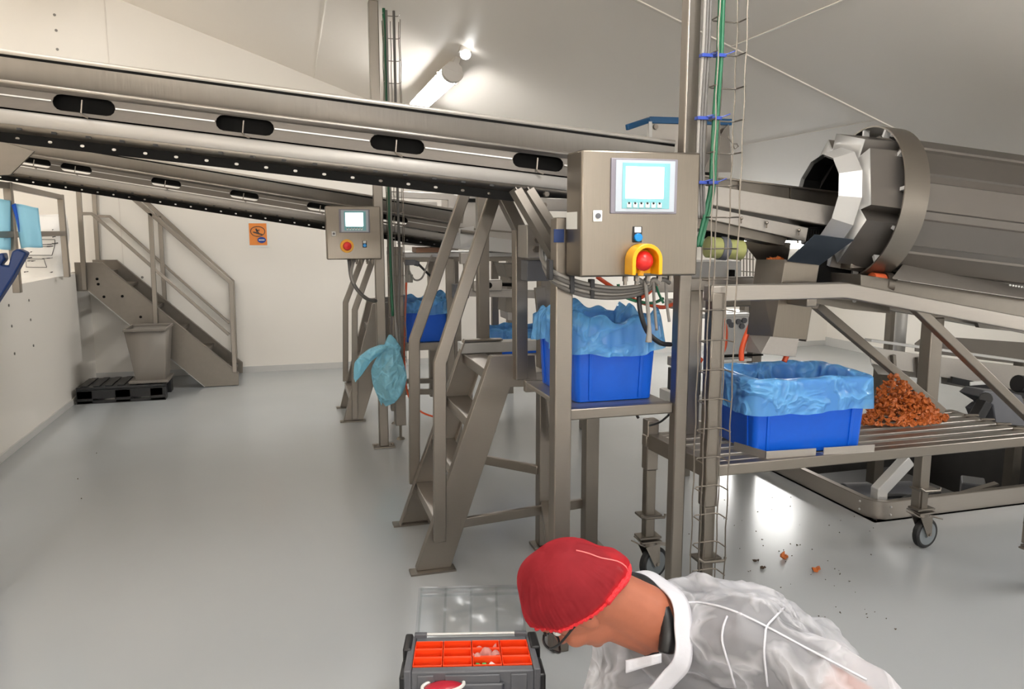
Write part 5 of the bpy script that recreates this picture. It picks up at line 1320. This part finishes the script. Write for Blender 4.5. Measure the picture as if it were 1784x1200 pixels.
for px, Y in ((1200, 3.78), (1300, 4.28), (1318, 3.92)):
    q = MB(); a = at(px, 640, Y=Y); q.span((a.x - 0.03, Y, 0), (a.x + 0.03, Y + 0.06, at(px, 530, Y=Y).z)); part(q, 'leg', 'steel_d', t)
wb('low_plinth', 1190, 690, 1245, 735, 3.8, 0.3, 'white_steel')
q = MB(); 
for i in range(5): a = at(1290 + i * 5.5, 505, Y=4.6); b = at(1290 + i * 5.5, 440, Y=4.6); q.bar(a, b, 0.006, 0.006, (0, 1, 0))
for i in range(3): q.bar(at(1288, 450 + i * 22, Y=4.6), at(1314, 452 + i * 22, Y=4.6), 0.006, 0.006)
a = at(1314, 508, Y=4.6); q.span((a.x, 4.58, 0), (a.x + 0.03, 4.62, a.z))
single(q, 'mesh_guard', 'steel_d', 'small wire mesh guard behind the left side of the chute', 'guard')
for pts, la in (([(1258, 556), (1263, 575), (1262, 600), (1256, 616)], 'orange hose curving behind the trolley post'), ([(1312, 556), (1298, 590), (1292, 612), (1292, 628)], 'orange hose hanging left of the chute end'), ([(1376, 596), (1372, 615), (1366, 630)], 'dark orange hose end right of the chute'), ([(1196, 610), (1208, 620), (1222, 628)], 'orange hose crossing behind the near cable tray')):
    cable([at(px, py, Y=2.452 if 'chute' in la else 3.3) for px, py in pts], 0.010 if 'chute' in la else 0.014, 'orange_cable', la)

# ================================================================== crumbs on the floor
rnd = random.Random(21)
for px, py, s, lab in ((1366, 968, 0.024, 'orange dried flake standing on the bright patch of floor left of the other'), (1421, 990, 0.022, 'orange dried flake on the floor to the right, nearer the viewer'),
                       (1020, 893, 0.020, 'orange dried flake on the floor behind the rear stand leg'), (1139, 962, 0.016, 'orange dried flake on the floor beside the left trolley castor')):
    q = MB(); p = at(px, py, Z=s * 0.5); flake(q, p, s, rnd); flake(q, p + Vector((s * 0.6, 0.004, -s * 0.1)), s * 0.6, rnd)
    o = single(q, 'dried_flake', 'crisp', lab, 'food scrap', sharp=30)
for px, py, lab in ((1315, 976, 'dark dried scrap left of the two orange flakes on the floor'), (1327, 989, 'dark thin scrap below the first dark scrap on the floor')):
    q = MB(); p = at(px, py, Z=0.005); flake(q, p, 0.011, rnd); flake(q, p + Vector((0.016, 0, 0)), 0.008, rnd); single(q, 'dried_scrap', 'crumb', lab, 'food scrap', sharp=30)
q = MB()
for i in range(75):
    px = rnd.gauss(1370, 110); py = rnd.uniform(865, 1110)
    if px < 1262 and py > 990: continue
    flake(q, at(px, py, Z=0.002), rnd.uniform(0.002, 0.005), rnd)
for px, py in ((136, 834), (168, 789), (142, 868), (1606, 938), (1480, 1012), (1560, 1095)): flake(q, at(px, py, Z=0.003), 0.005, rnd)
single(q, 'floor_crumbs', 'crumb', 'tiny dark crumbs scattered over the floor in front of the trolley', 'crumbs', kind='stuff', sharp=30)

# ================================================================== tool case
TZ1 = 0.20
bl, br_, fr, fl_ = at(714, 1108, Z=TZ1), at(926, 1104, Z=TZ1), at(942, 1163, Z=TZ1), at(703, 1168, Z=TZ1)
def T(u, v, z):                # u to the right, v away from the viewer
    p = (fl_ * (1 - u) + fr * u) * (1 - v) + (bl * (1 - u) + br_ * u) * v
    return Vector((p.x, p.y, z))
def tb(mb, u0, u1, v0, v1, z0, z1):
    vs = [T(u, v, z) for u in (u0, u1) for v in (v0, v1) for z in (z0, z1)]
    mb.poly(vs, [(0, 1, 3, 2), (4, 6, 7, 5), (0, 4, 5, 1), (2, 3, 7, 6), (0, 2, 6, 4), (1, 5, 7, 3)])
t = thing('tool_case', 'open black and grey parts case with orange compartments on the floor', 'tool case', T(0.5, 0.5, 0))
q = MB(); tb(q, -0.02, 1.02, -0.12, 1.0, 0.0, 0.115); part(q, 'lower_box', 'black', t, bevel=0.01)
q = MB(); u = [0.055, 0.95]; v = [0.13, 0.86]
tb(q, 0.0, u[0], -0.02, 1.0, 0.12, TZ1); tb(q, u[1], 1.0, -0.02, 1.0, 0.12, TZ1); tb(q, u[0], u[1], v[1], 1.0, 0.12, TZ1 - 0.004); tb(q, u[0], u[1], -0.02, v[0], 0.12, TZ1 - 0.004); tb(q, u[0], u[1], v[0], v[1], 0.116, 0.13)
tray = part(q, 'tray_frame', 'grey_plastic', t, bevel=0.004)
q = MB()
for a, b in ((0.10, 0.22), (0.30, 0.70), (0.78, 0.90)): tb(q, a, b, -0.05, -0.02, 0.14, TZ1 - 0.012)
part(q, 'front_rib', 'grey_plastic', tray, bevel=0.003)
q = MB(); tb(q, 0.27, 0.73, -0.09, -0.05, 0.145, 0.165); tb(q, 0.27, 0.30, -0.09, -0.02, 0.145, 0.165); tb(q, 0.70, 0.73, -0.09, -0.02, 0.145, 0.165); part(q, 'handle', 'grey_plastic', t, bevel=0.004)
for a, b in ((-0.035, 0.03), (0.965, 1.04)):
    q = MB(); tb(q, a, b, 0.55, 1.04, 0.10, TZ1 + 0.006); part(q, 'corner_guard', 'black', t, bevel=0.006)
    q = MB()
    tb(q, a, b, 0.0, 0.5, 0.06, TZ1 - 0.02); part(q, 'side_guard', 'black', t, bevel=0.006)
for i in range(4):
    for j in range(3):
        a0, a1 = u[0] + (u[1] - u[0]) * i / 4, u[0] + (u[1] - u[0]) * (i + 1) / 4
        b0, b1 = v[0] + (v[1] - v[0]) * j / 3, v[0] + (v[1] - v[0]) * (j + 1) / 3
        q = MB(); e, g = 0.008, 0.02; zz = TZ1 - 0.002
        tb(q, a0 + 0.003, a1 - 0.003, b0 + 0.008, b1 - 0.008, 0.131, 0.137)
        tb(q, a0 + 0.003, a0 + e, b0 + 0.008, b1 - 0.008, 0.131, zz); tb(q, a1 - e, a1 - 0.003, b0 + 0.008, b1 - 0.008, 0.131, zz)
        tb(q, a0 + 0.003, a1 - 0.003, b0 + 0.008, b0 + g, 0.131, zz); tb(q, a0 + 0.003, a1 - 0.003, b1 - g, b1 - 0.008, 0.131, zz)
        part(q, 'compartment', 'bin_orange', t, bevel=0.001)
# transparent lid folded back
q = MB(); hy = 1.03
LT = [T(0.06, hy, TZ1 + 0.004), T(0.94, hy, TZ1 + 0.004)]
back = [at(733, 1026, Y=LT[0].y + 0.17), at(908, 1022, Y=LT[1].y + 0.17)]
q.poly([LT[0], LT[1], back[1], back[0]], [(0, 1, 2, 3)])
lid = part(q, 'clear_lid', 'clear', t, solid=0.003)
q = MB(); edge = [LT[0], back[0], back[1], LT[1]]
for i in range(3): q.bar(edge[i], edge[i + 1], 0.012, 0.010)
for k in (0.25, 0.5, 0.75): q.bar(LT[0].lerp(LT[1], k), back[0].lerp(back[1], k), 0.007, 0.007)
q.bar(LT[0].lerp(back[0], 0.85), LT[1].lerp(back[1], 0.85), 0.007, 0.007)
part(q, 'lid_rib', 'clear', lid)
q = MB(); q.cyl(T(0.12, hy, TZ1 + 0.002), T(0.9, hy, TZ1 + 0.002), 0.004, 8); part(q, 'hinge_rod', 'white_steel', t)
for a in (0.04, 0.86):
    q = MB(); tb(q, a, a + 0.10, 0.96, 1.05, TZ1 - 0.006, TZ1 + 0.008); part(q, 'hinge', 'grey_plastic', t, bevel=0.002)
def bin_c(i, j): return u[0] + (u[1] - u[0]) * (i + 0.5) / 4, v[0] + (v[1] - v[0]) * (j + 0.5) / 3
def put(i, j, du, dv): a, b = bin_c(i, j); return T(a + du, b + dv, 0.139)
for k, (i, j, du, dv, lab) in enumerate(((0, 0, -0.03, 0.0, 'white ring fitting at the left of the front left compartment'), (0, 0, 0.045, 0.02, 'white and black ring fitting at the right of the front left compartment'))):
    q = MB(); p = put(i, j, du, dv); q.lathe([(0, 0.012), (0, 0.019), (0.022, 0.019), (0.022, 0.012), (0, 0.012)], p, Vector((0.1, -0.5, 1)), 20)
    single(q, 'ring_fitting', 'label_white', lab, 'fitting', 'ring fittings')
q = MB(); p = put(1, 0, -0.03, 0.03); q.cyl(p, p + Vector((0, 0, 0.02)), 0.010, 10); q.cyl(p + Vector((0.004, 0, 0.02)), p + Vector((0.004, 0, 0.032)), 0.006, 8); single(q, 'plug_fitting', 'label_white', 'small white plug fitting in the second front compartment', 'fitting')
gm = mat('green_label', rgb(70, 172, 96), 0.4)
for k, (du, dv) in enumerate(((-0.07, 0.04), (-0.02, 0.05), (0.005, 0.0), (0.03, 0.06))):
    q = MB(); p = put(2, 0, du, dv); q.box(p + Vector((0, 0, 0.024)), (0.012, 0.020, 0.042), Matrix.Rotation(0.5 * k - 0.6, 3, 'Z') @ Matrix.Rotation(0.35, 3, 'X'))
    single(q, 'parts_packet', gm if k != 3 else 'label_white', 'small green or white parts packet in the third front compartment', 'packet', 'packets in the third front compartment', bevel=0.002)
q = MB(); p = put(3, 0, 0.03, 0.0)
for k in range(7): q.ball(p + Vector((rnd.uniform(-0.018, 0.018), rnd.uniform(-0.012, 0.012), 0.008 + 0.01 * rnd.random())), 0.009, nu=8, nv=6)
single(q, 'white_clips', 'label_white', 'handful of white plastic clips in the front right compartment', 'clips', kind='stuff')
q = MB(); p = put(2, 1, 0, 0)
q.grid(lambda a, b: p + Vector(((a - 0.5) * 0.075, (b - 0.5) * 0.05 + 0.008, 0.045 + 0.012 * math.sin(9 * a + 5 * b) + 0.012 * math.sin(13 * b))), 16, 10)
single(q, 'clear_bag', film('pinkish_clear_film', rgb(226, 176, 168), 0.25, 0.3), 'crumpled clear bag in the third middle compartment', 'bag', sharp=180)
q = MB(); p = put(3, 1, -0.02, 0)
for k in range(6): q.ball(p + Vector((0.011 * k - 0.02, 0.006 * math.sin(k * 2), 0.007)), 0.008, nu=8, nv=6)
single(q, 'olive_caps', 'olive', 'row of olive caps in the right middle compartment', 'caps', kind='stuff')
q = MB(); p = put(1, 2, 0, -0.02); q.tube([p + Vector((-0.035, 0, 0.012)), p + Vector((0.02, 0.004, 0.02)), p + Vector((0.036, 0, 0.03))], 0.005, 8)
single(q, 'white_tube', 'label_white', 'short white tube in the second rear compartment', 'tube')
q = MB(); p = at(772, 1199, Z=0.16)
q.ball(p, (0.055, 0.03, 0.016)); 
pt = thing('red_pouch', 'small red pouch with white rim at the bottom edge before the parts case', 'pouch', p - Vector((0, 0, 0.016)))
part(q, 'pouch_body', mat('dark_red', rgb(176, 34, 52), 0.35), pt, bevel=0)
q = MB(); q.tube([p + Vector((0.057 * math.cos(a), 0.032 * math.sin(a), 0.008)) for a in [2 * PI * i / 24 for i in range(24)]] + [p + Vector((0.057, 0, 0.008))], 0.005, 6); part(q, 'rim', 'label_white', pt)

# ================================================================== person bending over the case
Hc = ax(1003, 1035, 1.62)
Fh = cdir(-0.50, -0.80, 0.30).normalized()
Uh = cdir(-0.84, 0.50, -0.2); Uh = (Uh - Fh * Uh.dot(Fh)).normalized()
Lh = Uh.cross(Fh).normalized()
HR = Matrix((Fh, Lh, Uh)).transposed()          # local x = forward, y = left, z = up of the head
hp = lambda f_, l, u_: Hc + Fh * f_ + Lh * l + Uh * u_
Nb = ax(1146, 1085, 1.68)
Ls, Rs = ax(1305, 1118, 1.60), ax(1110, 1090, 1.86)
mid = (Ls + Rs) / 2
sh = (Ls - Rs).normalized()
fwd = Vector((0, 0, 1)).cross(sh) * -1; fwd.z = 0; fwd.normalize()
if fwd.dot(Hc - mid) < 0: fwd = -fwd
Pv = mid - fwd * 0.30; Pv.z = 0.31
hs = Vector((sh.x, sh.y, 0)).normalized()
cax = (Pv - mid).normalized()
Le, Re = ax(1500, 1228, 1.50), ax(1062, 1300, 1.74)
kneeL, kneeR = Pv + hs * 0.12 + fwd * 0.40, Pv - hs * 0.12 + fwd * 0.40
kneeL.z = kneeR.z = 0.075
ankL, ankR = kneeL - fwd * 0.40, kneeR - fwd * 0.40
ankL.z = ankR.z = 0.055
hipL, hipR = Pv + hs * 0.09 - Vector((0, 0, 0.02)), Pv - hs * 0.09 - Vector((0, 0, 0.02))
def toward(a, b, d): return a + (b - a).normalized() * d
thL = hipL.lerp(kneeL, 0.75) + Vector((0, 0, 0.10)); 
Lw = toward(Le, thL, min(0.25, (thL - Le).length - 0.04))
Rw = toward(Re, kneeR + Vector((0, 0, 0.1)), 0.24)
def hand(q, W, tip_dir, up, side):
    d = tip_dir.normalized(); s = d.cross(up).normalized() * side; n = s.cross(d) * side
    for k in range(4):
        b = W + d * 0.085 + s * (0.030 - 0.021 * k)
        q.capsule(W + d * 0.01 + s * (0.016 - 0.011 * k), b, 0.017, 0.0115, 10)
        L = (0.040, 0.046, 0.043, 0.034)[k]; dd = (d + s * (0.12 - 0.08 * k)).normalized(); p = b
        for j, c in enumerate((0.25, 0.45, 0.5)):
            dd = (dd * math.cos(c * 0.7) - n * math.sin(c * 0.7)).normalized(); p2 = p + dd * L * (1, 0.65, 0.5)[j]; q.capsule(p, p2, 0.0088 - 0.0008 * j, 0.0082 - 0.0008 * j, 10); p = p2
    p = W + d * 0.025 + s * 0.026
    for L, dd in ((0.045, d * 0.6 + s * 0.8 - n * 0.2), (0.032, d * 0.9 + s * 0.45 - n * 0.3), (0.024, d + s * 0.1 - n * 0.4)):
        p2 = p + dd.normalized() * L; q.capsule(p, p2, 0.0105, 0.0095, 10); p = p2
q = MB()
# head
q.ball(Hc + Uh * 0.012, (0.094, 0.074, 0.104), HR, 28, 20)
q.ball(hp(0.030, 0, -0.062), (0.062, 0.056, 0.062), HR, 20, 14)      # lower face
q.ball(hp(0.070, 0, -0.100), (0.024, 0.026, 0.018), HR, 14, 10)      # chin
q.ball(hp(0.062, 0.036, -0.038), (0.030, 0.026, 0.026), HR, 14, 10); q.ball(hp(0.062, -0.036, -0.038), (0.030, 0.026, 0.026), HR, 14, 10)   # cheeks
q.capsule(hp(0.090, 0, 0.002), hp(0.112, 0, -0.036), 0.010, 0.014)   # nose
for s in (-1, 1): q.ball(hp(0.100, s * 0.012, -0.040), (0.010, 0.008, 0.008), HR, 10, 8)
q.capsule(hp(0.090, -0.018, -0.066), hp(0.090, 0.018, -0.066), 0.007, 0.007)   # lips
q.capsule(hp(0.088, -0.015, -0.075), hp(0.088, 0.015, -0.075), 0.007, 0.007)
q.capsule(hp(0.086, -0.034, 0.024), hp(0.086, 0.034, 0.024), 0.010, 0.010)     # brow
for s in (-1, 1): q.ball(hp(-0.006, s * 0.078, -0.014), (0.020, 0.008, 0.032), HR, 12, 10)   # ears
# neck and torso
q.capsule(hp(-0.030, 0, -0.055), Nb + cax * 0.02, 0.060, 0.070)
q.capsule(hp(0.012, 0, -0.060), Nb + cax * 0.05 - Vector((0, 0, 0.02)), 0.050, 0.06)
q.capsule(Nb + cax * 0.03, mid + cax * 0.06, 0.075, 0.10)
q.capsule(Rs, Ls, 0.062, 0.062); q.capsule(mid - sh * 0.09 + cax * 0.12, mid + sh * 0.09 + cax * 0.12, 0.112, 0.112)
q.capsule(mid - sh * 0.07 + cax * 0.24, mid + sh * 0.07 + cax * 0.24, 0.102, 0.102); q.capsule(Pv - hs * 0.08, Pv + hs * 0.08, 0.115, 0.115)
q.capsule(mid + cax * 0.1, Pv, 0.115, 0.115)
# arms
for S_, E_, W_ in ((Ls, Le, Lw), (Rs, Re, Rw)):
    q.capsule(S_, E_, 0.052, 0.040); q.capsule(E_, E_.lerp(W_, 0.35), 0.041, 0.042); q.capsule(E_.lerp(W_, 0.35), W_, 0.042, 0.027)
hand(q, Lw, (thL - Lw).normalized() * 0.4 + fwd * 0.8 - Vector((0, 0, 0.35)), Vector((0, 0, 1)), -1)
hand(q, Rw, (Rw - Re).normalized() + fwd * 0.4, Vector((0, 0, 1)), 1)
# legs
for hip, kn, an in ((hipL, kneeL, ankL), (hipR, kneeR, ankR)):
    q.capsule(hip, kn, 0.085, 0.058); q.capsule(kn, kn.lerp(an, 0.35), 0.055, 0.058); q.capsule(kn.lerp(an, 0.35), an, 0.055, 0.036)
    q.capsule(an, an - fwd * 0.06 - Vector((0, 0, 0.015)), 0.036, 0.034); q.capsule(an - fwd * 0.06 - Vector((0, 0, 0.01)), an - fwd * 0.20 - Vector((0, 0, 0.022)), 0.034, 0.028)
pr = thing('person', 'person in a red hairnet, glasses and thin white coat bending over the parts case', 'person', (Pv.x, Pv.y, 0))
me = evaluated(q, 'body', [('REMESH', dict(mode='VOXEL', voxel_size=0.0048)), ('SMOOTH', dict(factor=0.5, iterations=6))])
body = mesh_part(me, 'body', 'skin', pr)
# hair under the net, then the net
e_ = (-Fh * 0.2 - Uh * 0.105).normalized()
Nn = (Uh * 0.2 - Fh * 0.105).normalized()
def cap_shape(scale, tmax, wr):
    def fn(u_, v_):
        ph = 2 * PI * u_; th = tmax * v_
        dirv = Nn * math.cos(th) + (-e_ * math.cos(ph) + Lh * math.sin(ph)) * math.sin(th)
        a, b, c = dirv.dot(Fh), dirv.dot(Lh), dirv.dot(Uh)
        r = 1 / math.sqrt((a / (0.112 * scale)) ** 2 + (b / (0.096 * scale)) ** 2 + (c / (0.124 * scale)) ** 2)
        if wr:
            bk = math.cos((ph - PI)) ; bk = max(0, bk)
            r *= 1 + 0.17 * bk ** 10 * math.exp(-((th - 1.42) / 0.34) ** 2) - 0.07 * bk ** 6 * math.exp(-((th - 1.08) / 0.22) ** 2)
            g = max(0, v_ - 0.35) / 0.65
            r += (0.0016 * math.sin(31 * ph + 6 * v_ + 2 * math.sin(3 * ph)) + 0.0034 * math.sin(7 * ph + 5 * v_ + 1) + 0.0011 * math.sin(57 * ph + 3 * math.sin(5 * ph))) * g * (0.7 + 0.5 * math.sin(2 * ph + 1))
            r += 0.006 * math.sin(3 * ph + 4 * th) * v_ * (1 - v_) * 2
            if v_ > 0.94: r -= 0.008 * (v_ - 0.94) / 0.06
        return Hc + Uh * 0.006 - Fh * 0.004 + dirv * r
    return fn
q = MB(); q.grid(cap_shape(0.94, 1.50, False), 64, 24, wrap=True); part(q, 'hair', 'hair', pr, sharp=180)
fn = cap_shape(1.0, 1.62, True)
q = MB(); q.grid(fn, 260, 48, wrap=True); net = part(q, 'hairnet', 'net', pr, sharp=180)
q = MB(); q.tube([fn(i / 120, 1.0) for i in range(121)], lambda k: 0.0055 + 0.0015 * math.sin(k * 300), 8); part(q, 'elastic_band', 'net_edge', net, sharp=180)
q = MB(); q.tube([fn(0.5 + 0.045 * s, 0.985) for s in (-3, -2, -1, 0, 1, 2, 3)] , 0.009, 8, 3); part(q, 'gathered_edge', 'net_edge', net, sharp=180)
q = MB(); q.tube([fn(0.47, 0.35 + 0.6 * k / 12) + Nn * 0.001 for k in range(13)], 0.0014, 5); part(q, 'seam', mat('pink_seam', rgb(240, 120, 120), 0.6), net, sharp=180)
# eyes and glasses
for s in (-1, 1):
    q = MB(); q.ball(hp(0.0775, s * 0.032, 0.000), 0.011, nu=16, nv=12); ey = part(q, 'eye', 'label_white', pr, sharp=180)
    q = MB(); q.ball(hp(0.0855, s * 0.032, -0.001), 0.005, nu=12, nv=8); part(q, 'iris', 'hair', ey, sharp=180)
    q = MB(); q.capsule(hp(0.094, s * 0.016, 0.026), hp(0.088, s * 0.048, 0.024), 0.004, 0.003, 8); part(q, 'eyebrow', 'hair', pr, sharp=180)
q = MB()
for s in (-1, 1):
    loop = []
    for i in range(25):
        a = 2 * PI * i / 24; c, si = math.cos(a), math.sin(a)
        loop.append(hp(0.112 - 0.006 * abs(c), s * 0.034 + 0.027 * math.copysign(abs(c) ** 0.7, c), -0.006 + 0.020 * math.copysign(abs(si) ** 0.8, si)))
    q.tube(loop, 0.0028, 6)
    q.tube([hp(0.106, s * 0.060, 0.004), hp(0.07, s * 0.080, 0.003), hp(0.0, s * 0.086, 0.002), hp(-0.02, s * 0.084, -0.016)], 0.0026, 6, 3)
q.tube([hp(0.112, -0.008, 0.0), hp(0.116, 0, 0.003), hp(0.112, 0.008, 0.0)], 0.0024, 6)
gl = part(q, 'glasses', 'black', pr, sharp=180)
q = MB()
for s in (-1, 1): q.plate([(0.025 * math.cos(a), 0.018 * math.sin(a)) for a in [2 * PI * i / 20 for i in range(20)]], [], hp(0.109, s * 0.034, -0.006), Lh, Uh, 0.0015)
part(q, 'lens', 'clear', gl)
# charcoal shirt
q = MB(); g = 0.010
q.capsule(Nb + cax * 0.045, mid + cax * 0.06, 0.078 + g, 0.10 + g); q.capsule(Rs, Ls, 0.062 + g, 0.062 + g)
q.capsule(mid - sh * 0.09 + cax * 0.12, mid + sh * 0.09 + cax * 0.12, 0.112 + g, 0.112 + g); q.capsule(mid - sh * 0.07 + cax * 0.24, mid + sh * 0.07 + cax * 0.24, 0.104 + g, 0.104 + g); q.capsule(mid + cax * 0.1, Pv, 0.115 + g, 0.115 + g)
for S_, E_ in ((Ls, Le), (Rs, Re)): q.cyl(S_, S_.lerp(E_, 0.66), 0.055 + g, 20, 0.050 + g)
me = evaluated(q, 'shirt', [('REMESH', dict(mode='VOXEL', voxel_size=0.007)), ('SMOOTH', dict(factor=0.5, iterations=8))])
shirt = mesh_part(me, 'shirt', 'shirt', pr)
q = MB()
for hip, kn, an in ((hipL, kneeL, ankL), (hipR, kneeR, ankR)):
    q.capsule(hip, kn, 0.096, 0.068); q.capsule(kn, kn.lerp(an, 0.9), 0.066, 0.05)
q.capsule(Pv - hs * 0.08, Pv + hs * 0.08, 0.122, 0.122)
me = evaluated(q, 'trousers', [('REMESH', dict(mode='VOXEL', voxel_size=0.008)), ('SMOOTH', dict(factor=0.5, iterations=6))])
mesh_part(me, 'trousers', 'trousers', pr)
for an in (ankL, ankR):
    q = MB(); q.capsule(an - fwd * 0.01 - Vector((0, 0, 0.005)), an - fwd * 0.21 - Vector((0, 0, 0.018)), 0.046, 0.036)
    me = evaluated(q, 'shoe', [('REMESH', dict(mode='VOXEL', voxel_size=0.008)), ('SMOOTH', dict(factor=0.5, iterations=4))]); mesh_part(me, 'shoe', 'black', pr)
# thin white coat
tex = bpy.data.textures.new('coat_folds', 'CLOUDS'); tex.noise_scale = 0.10; tex.noise_depth = 2
tex2 = bpy.data.textures.new('coat_creases', 'MUSGRAVE'); tex2.musgrave_type = 'RIDGED_MULTIFRACTAL'; tex2.noise_scale = 0.11; tex2.octaves = 3; tex2.noise_intensity = 0.6
q = MB(); g = 0.030
q.capsule(Nb + cax * 0.085, mid + cax * 0.07, 0.086 + g, 0.118 + g); q.capsule(Rs, Ls, 0.062 + g, 0.062 + g + 0.004)
q.capsule(mid - sh * 0.09 + cax * 0.12, mid + sh * 0.09 + cax * 0.12, 0.112 + g, 0.112 + g); q.capsule(mid - sh * 0.07 + cax * 0.24, mid + sh * 0.07 + cax * 0.24, 0.108 + g, 0.108 + g)
q.capsule(mid + cax * 0.1, Pv, 0.115 + g, 0.125 + g); q.capsule(Pv - hs * 0.1, Pv + hs * 0.1, 0.12 + g, 0.12 + g)
for hip, kn in ((hipL, kneeL), (hipR, kneeR)): q.capsule(hip, hip.lerp(kn, 0.6), 0.10 + g, 0.09 + g)
for S_, E_, W_ in ((Ls, Le, Lw), (Rs, Re, Rw)):
    q.capsule(S_, E_, 0.056 + g + 0.006, 0.050 + g); q.capsule(E_, E_.lerp(W_, 0.85), 0.050 + g, 0.034 + g * 0.5)
me = evaluated(q, 'coat', [('REMESH', dict(mode='VOXEL', voxel_size=0.0065)), ('SMOOTH', dict(factor=0.5, iterations=10)), ('DISPLACE', dict(texture=tex, strength=0.032, mid_level=0.5, texture_coords='GLOBAL')), ('DISPLACE', dict(texture=tex2, strength=0.016, mid_level=0.4, texture_coords='GLOBAL')), ('SMOOTH', dict(factor=0.5, iterations=1))])
coat = mesh_part(me, 'coat', 'coat', pr)
from mathutils.bvhtree import BVHTree
bm_ = bmesh.new(); bm_.from_mesh(coat.data); bvh = BVHTree.FromBMesh(bm_); off_ = pr.location
def on_coat(px, py, lift=0.003):
    d = _ray(px, py).normalized(); h, nrm, _, _ = bvh.ray_cast(Vector((0, 0, EYE)) - off_, d)
    return None if h is None else h + off_ - d * lift
for pts in ([(1188, 1050), (1215, 1049), (1245, 1054), (1275, 1063), (1305, 1076), (1335, 1091), (1365, 1107), (1400, 1126), (1440, 1147), (1480, 1168), (1510, 1184)],
            [(1366, 1058), (1352, 1073), (1336, 1091), (1333, 1110), (1331, 1135), (1333, 1160), (1337, 1195)],
            [(1267, 1073), (1260, 1092), (1258, 1115), (1264, 1140), (1272, 1165), (1281, 1197)]):
    ps = [p for p in (on_coat(*c) for c in pts) if p is not None]
    if len(ps) > 2:
        q = MB(); q.tube(ps, 0.0024, 6, 3); part(q, 'seam', 'coat_edge', coat, sharp=180)
bm_.free()
# shirt collar and the coat's loose collar
q = MB(); cpts = [ax(1100, 1008, 1.76), ax(1122, 1016, 1.715), ax(1145, 1040, 1.665), ax(1158, 1072, 1.63), ax(1163, 1105, 1.61), ax(1160, 1135, 1.605)]
q.tube(cpts, 0.017, 10, 5); part(q, 'shirt_collar', 'black', shirt, sharp=180)
ring_ = [ax(1103, 1002, 1.79), ax(1130, 1006, 1.735), ax(1158, 1026, 1.675), ax(1177, 1062, 1.625), ax(1184, 1105, 1.59), ax(1178, 1145, 1.575), ax(1160, 1178, 1.575), ax(1135, 1200, 1.58)]
def sm(P, n):
    out = []; Q = [P[0]] + P + [P[-1]]
    for i in range(1, len(Q) - 2):
        for k in range(n):
            t_ = k / n; a, b, c, d = Q[i - 1], Q[i], Q[i + 1], Q[i + 2]
            out.append(0.5 * ((2 * b) + (c - a) * t_ + (2 * a - 5 * b + 4 * c - d) * t_ * t_ + (3 * b - a - 3 * c + d) * t_ ** 3))
    return out + [P[-1]]
rs = sm(ring_, 5)
def colf(u_, v_):
    k = u_ * (len(rs) - 1); i = min(int(k), len(rs) - 2); p = rs[i].lerp(rs[i + 1], k - i)
    o_ = (p - Nb); o_ = o_ - cax * o_.dot(cax); o_.normalize()
    return p + o_ * (0.016 * v_ + 0.004 * math.sin(20 * u_)) + cax * (-0.012 + 0.040 * v_)
q = MB(); q.grid(colf, 60, 6); part(q, 'collar', 'coat_edge', coat, solid=0.004, sharp=180)
q = MB(); q.grid(lambda a, b: ax(1090 + 62 * a, 1150 - 12 * a + 22 * b * (1 - 0.3 * a), 1.60 - 0.02 * a + 0.006 * math.sin(6 * a)), 10, 5); part(q, 'collar_flap', 'coat_edge', coat, solid=0.004, sharp=180)
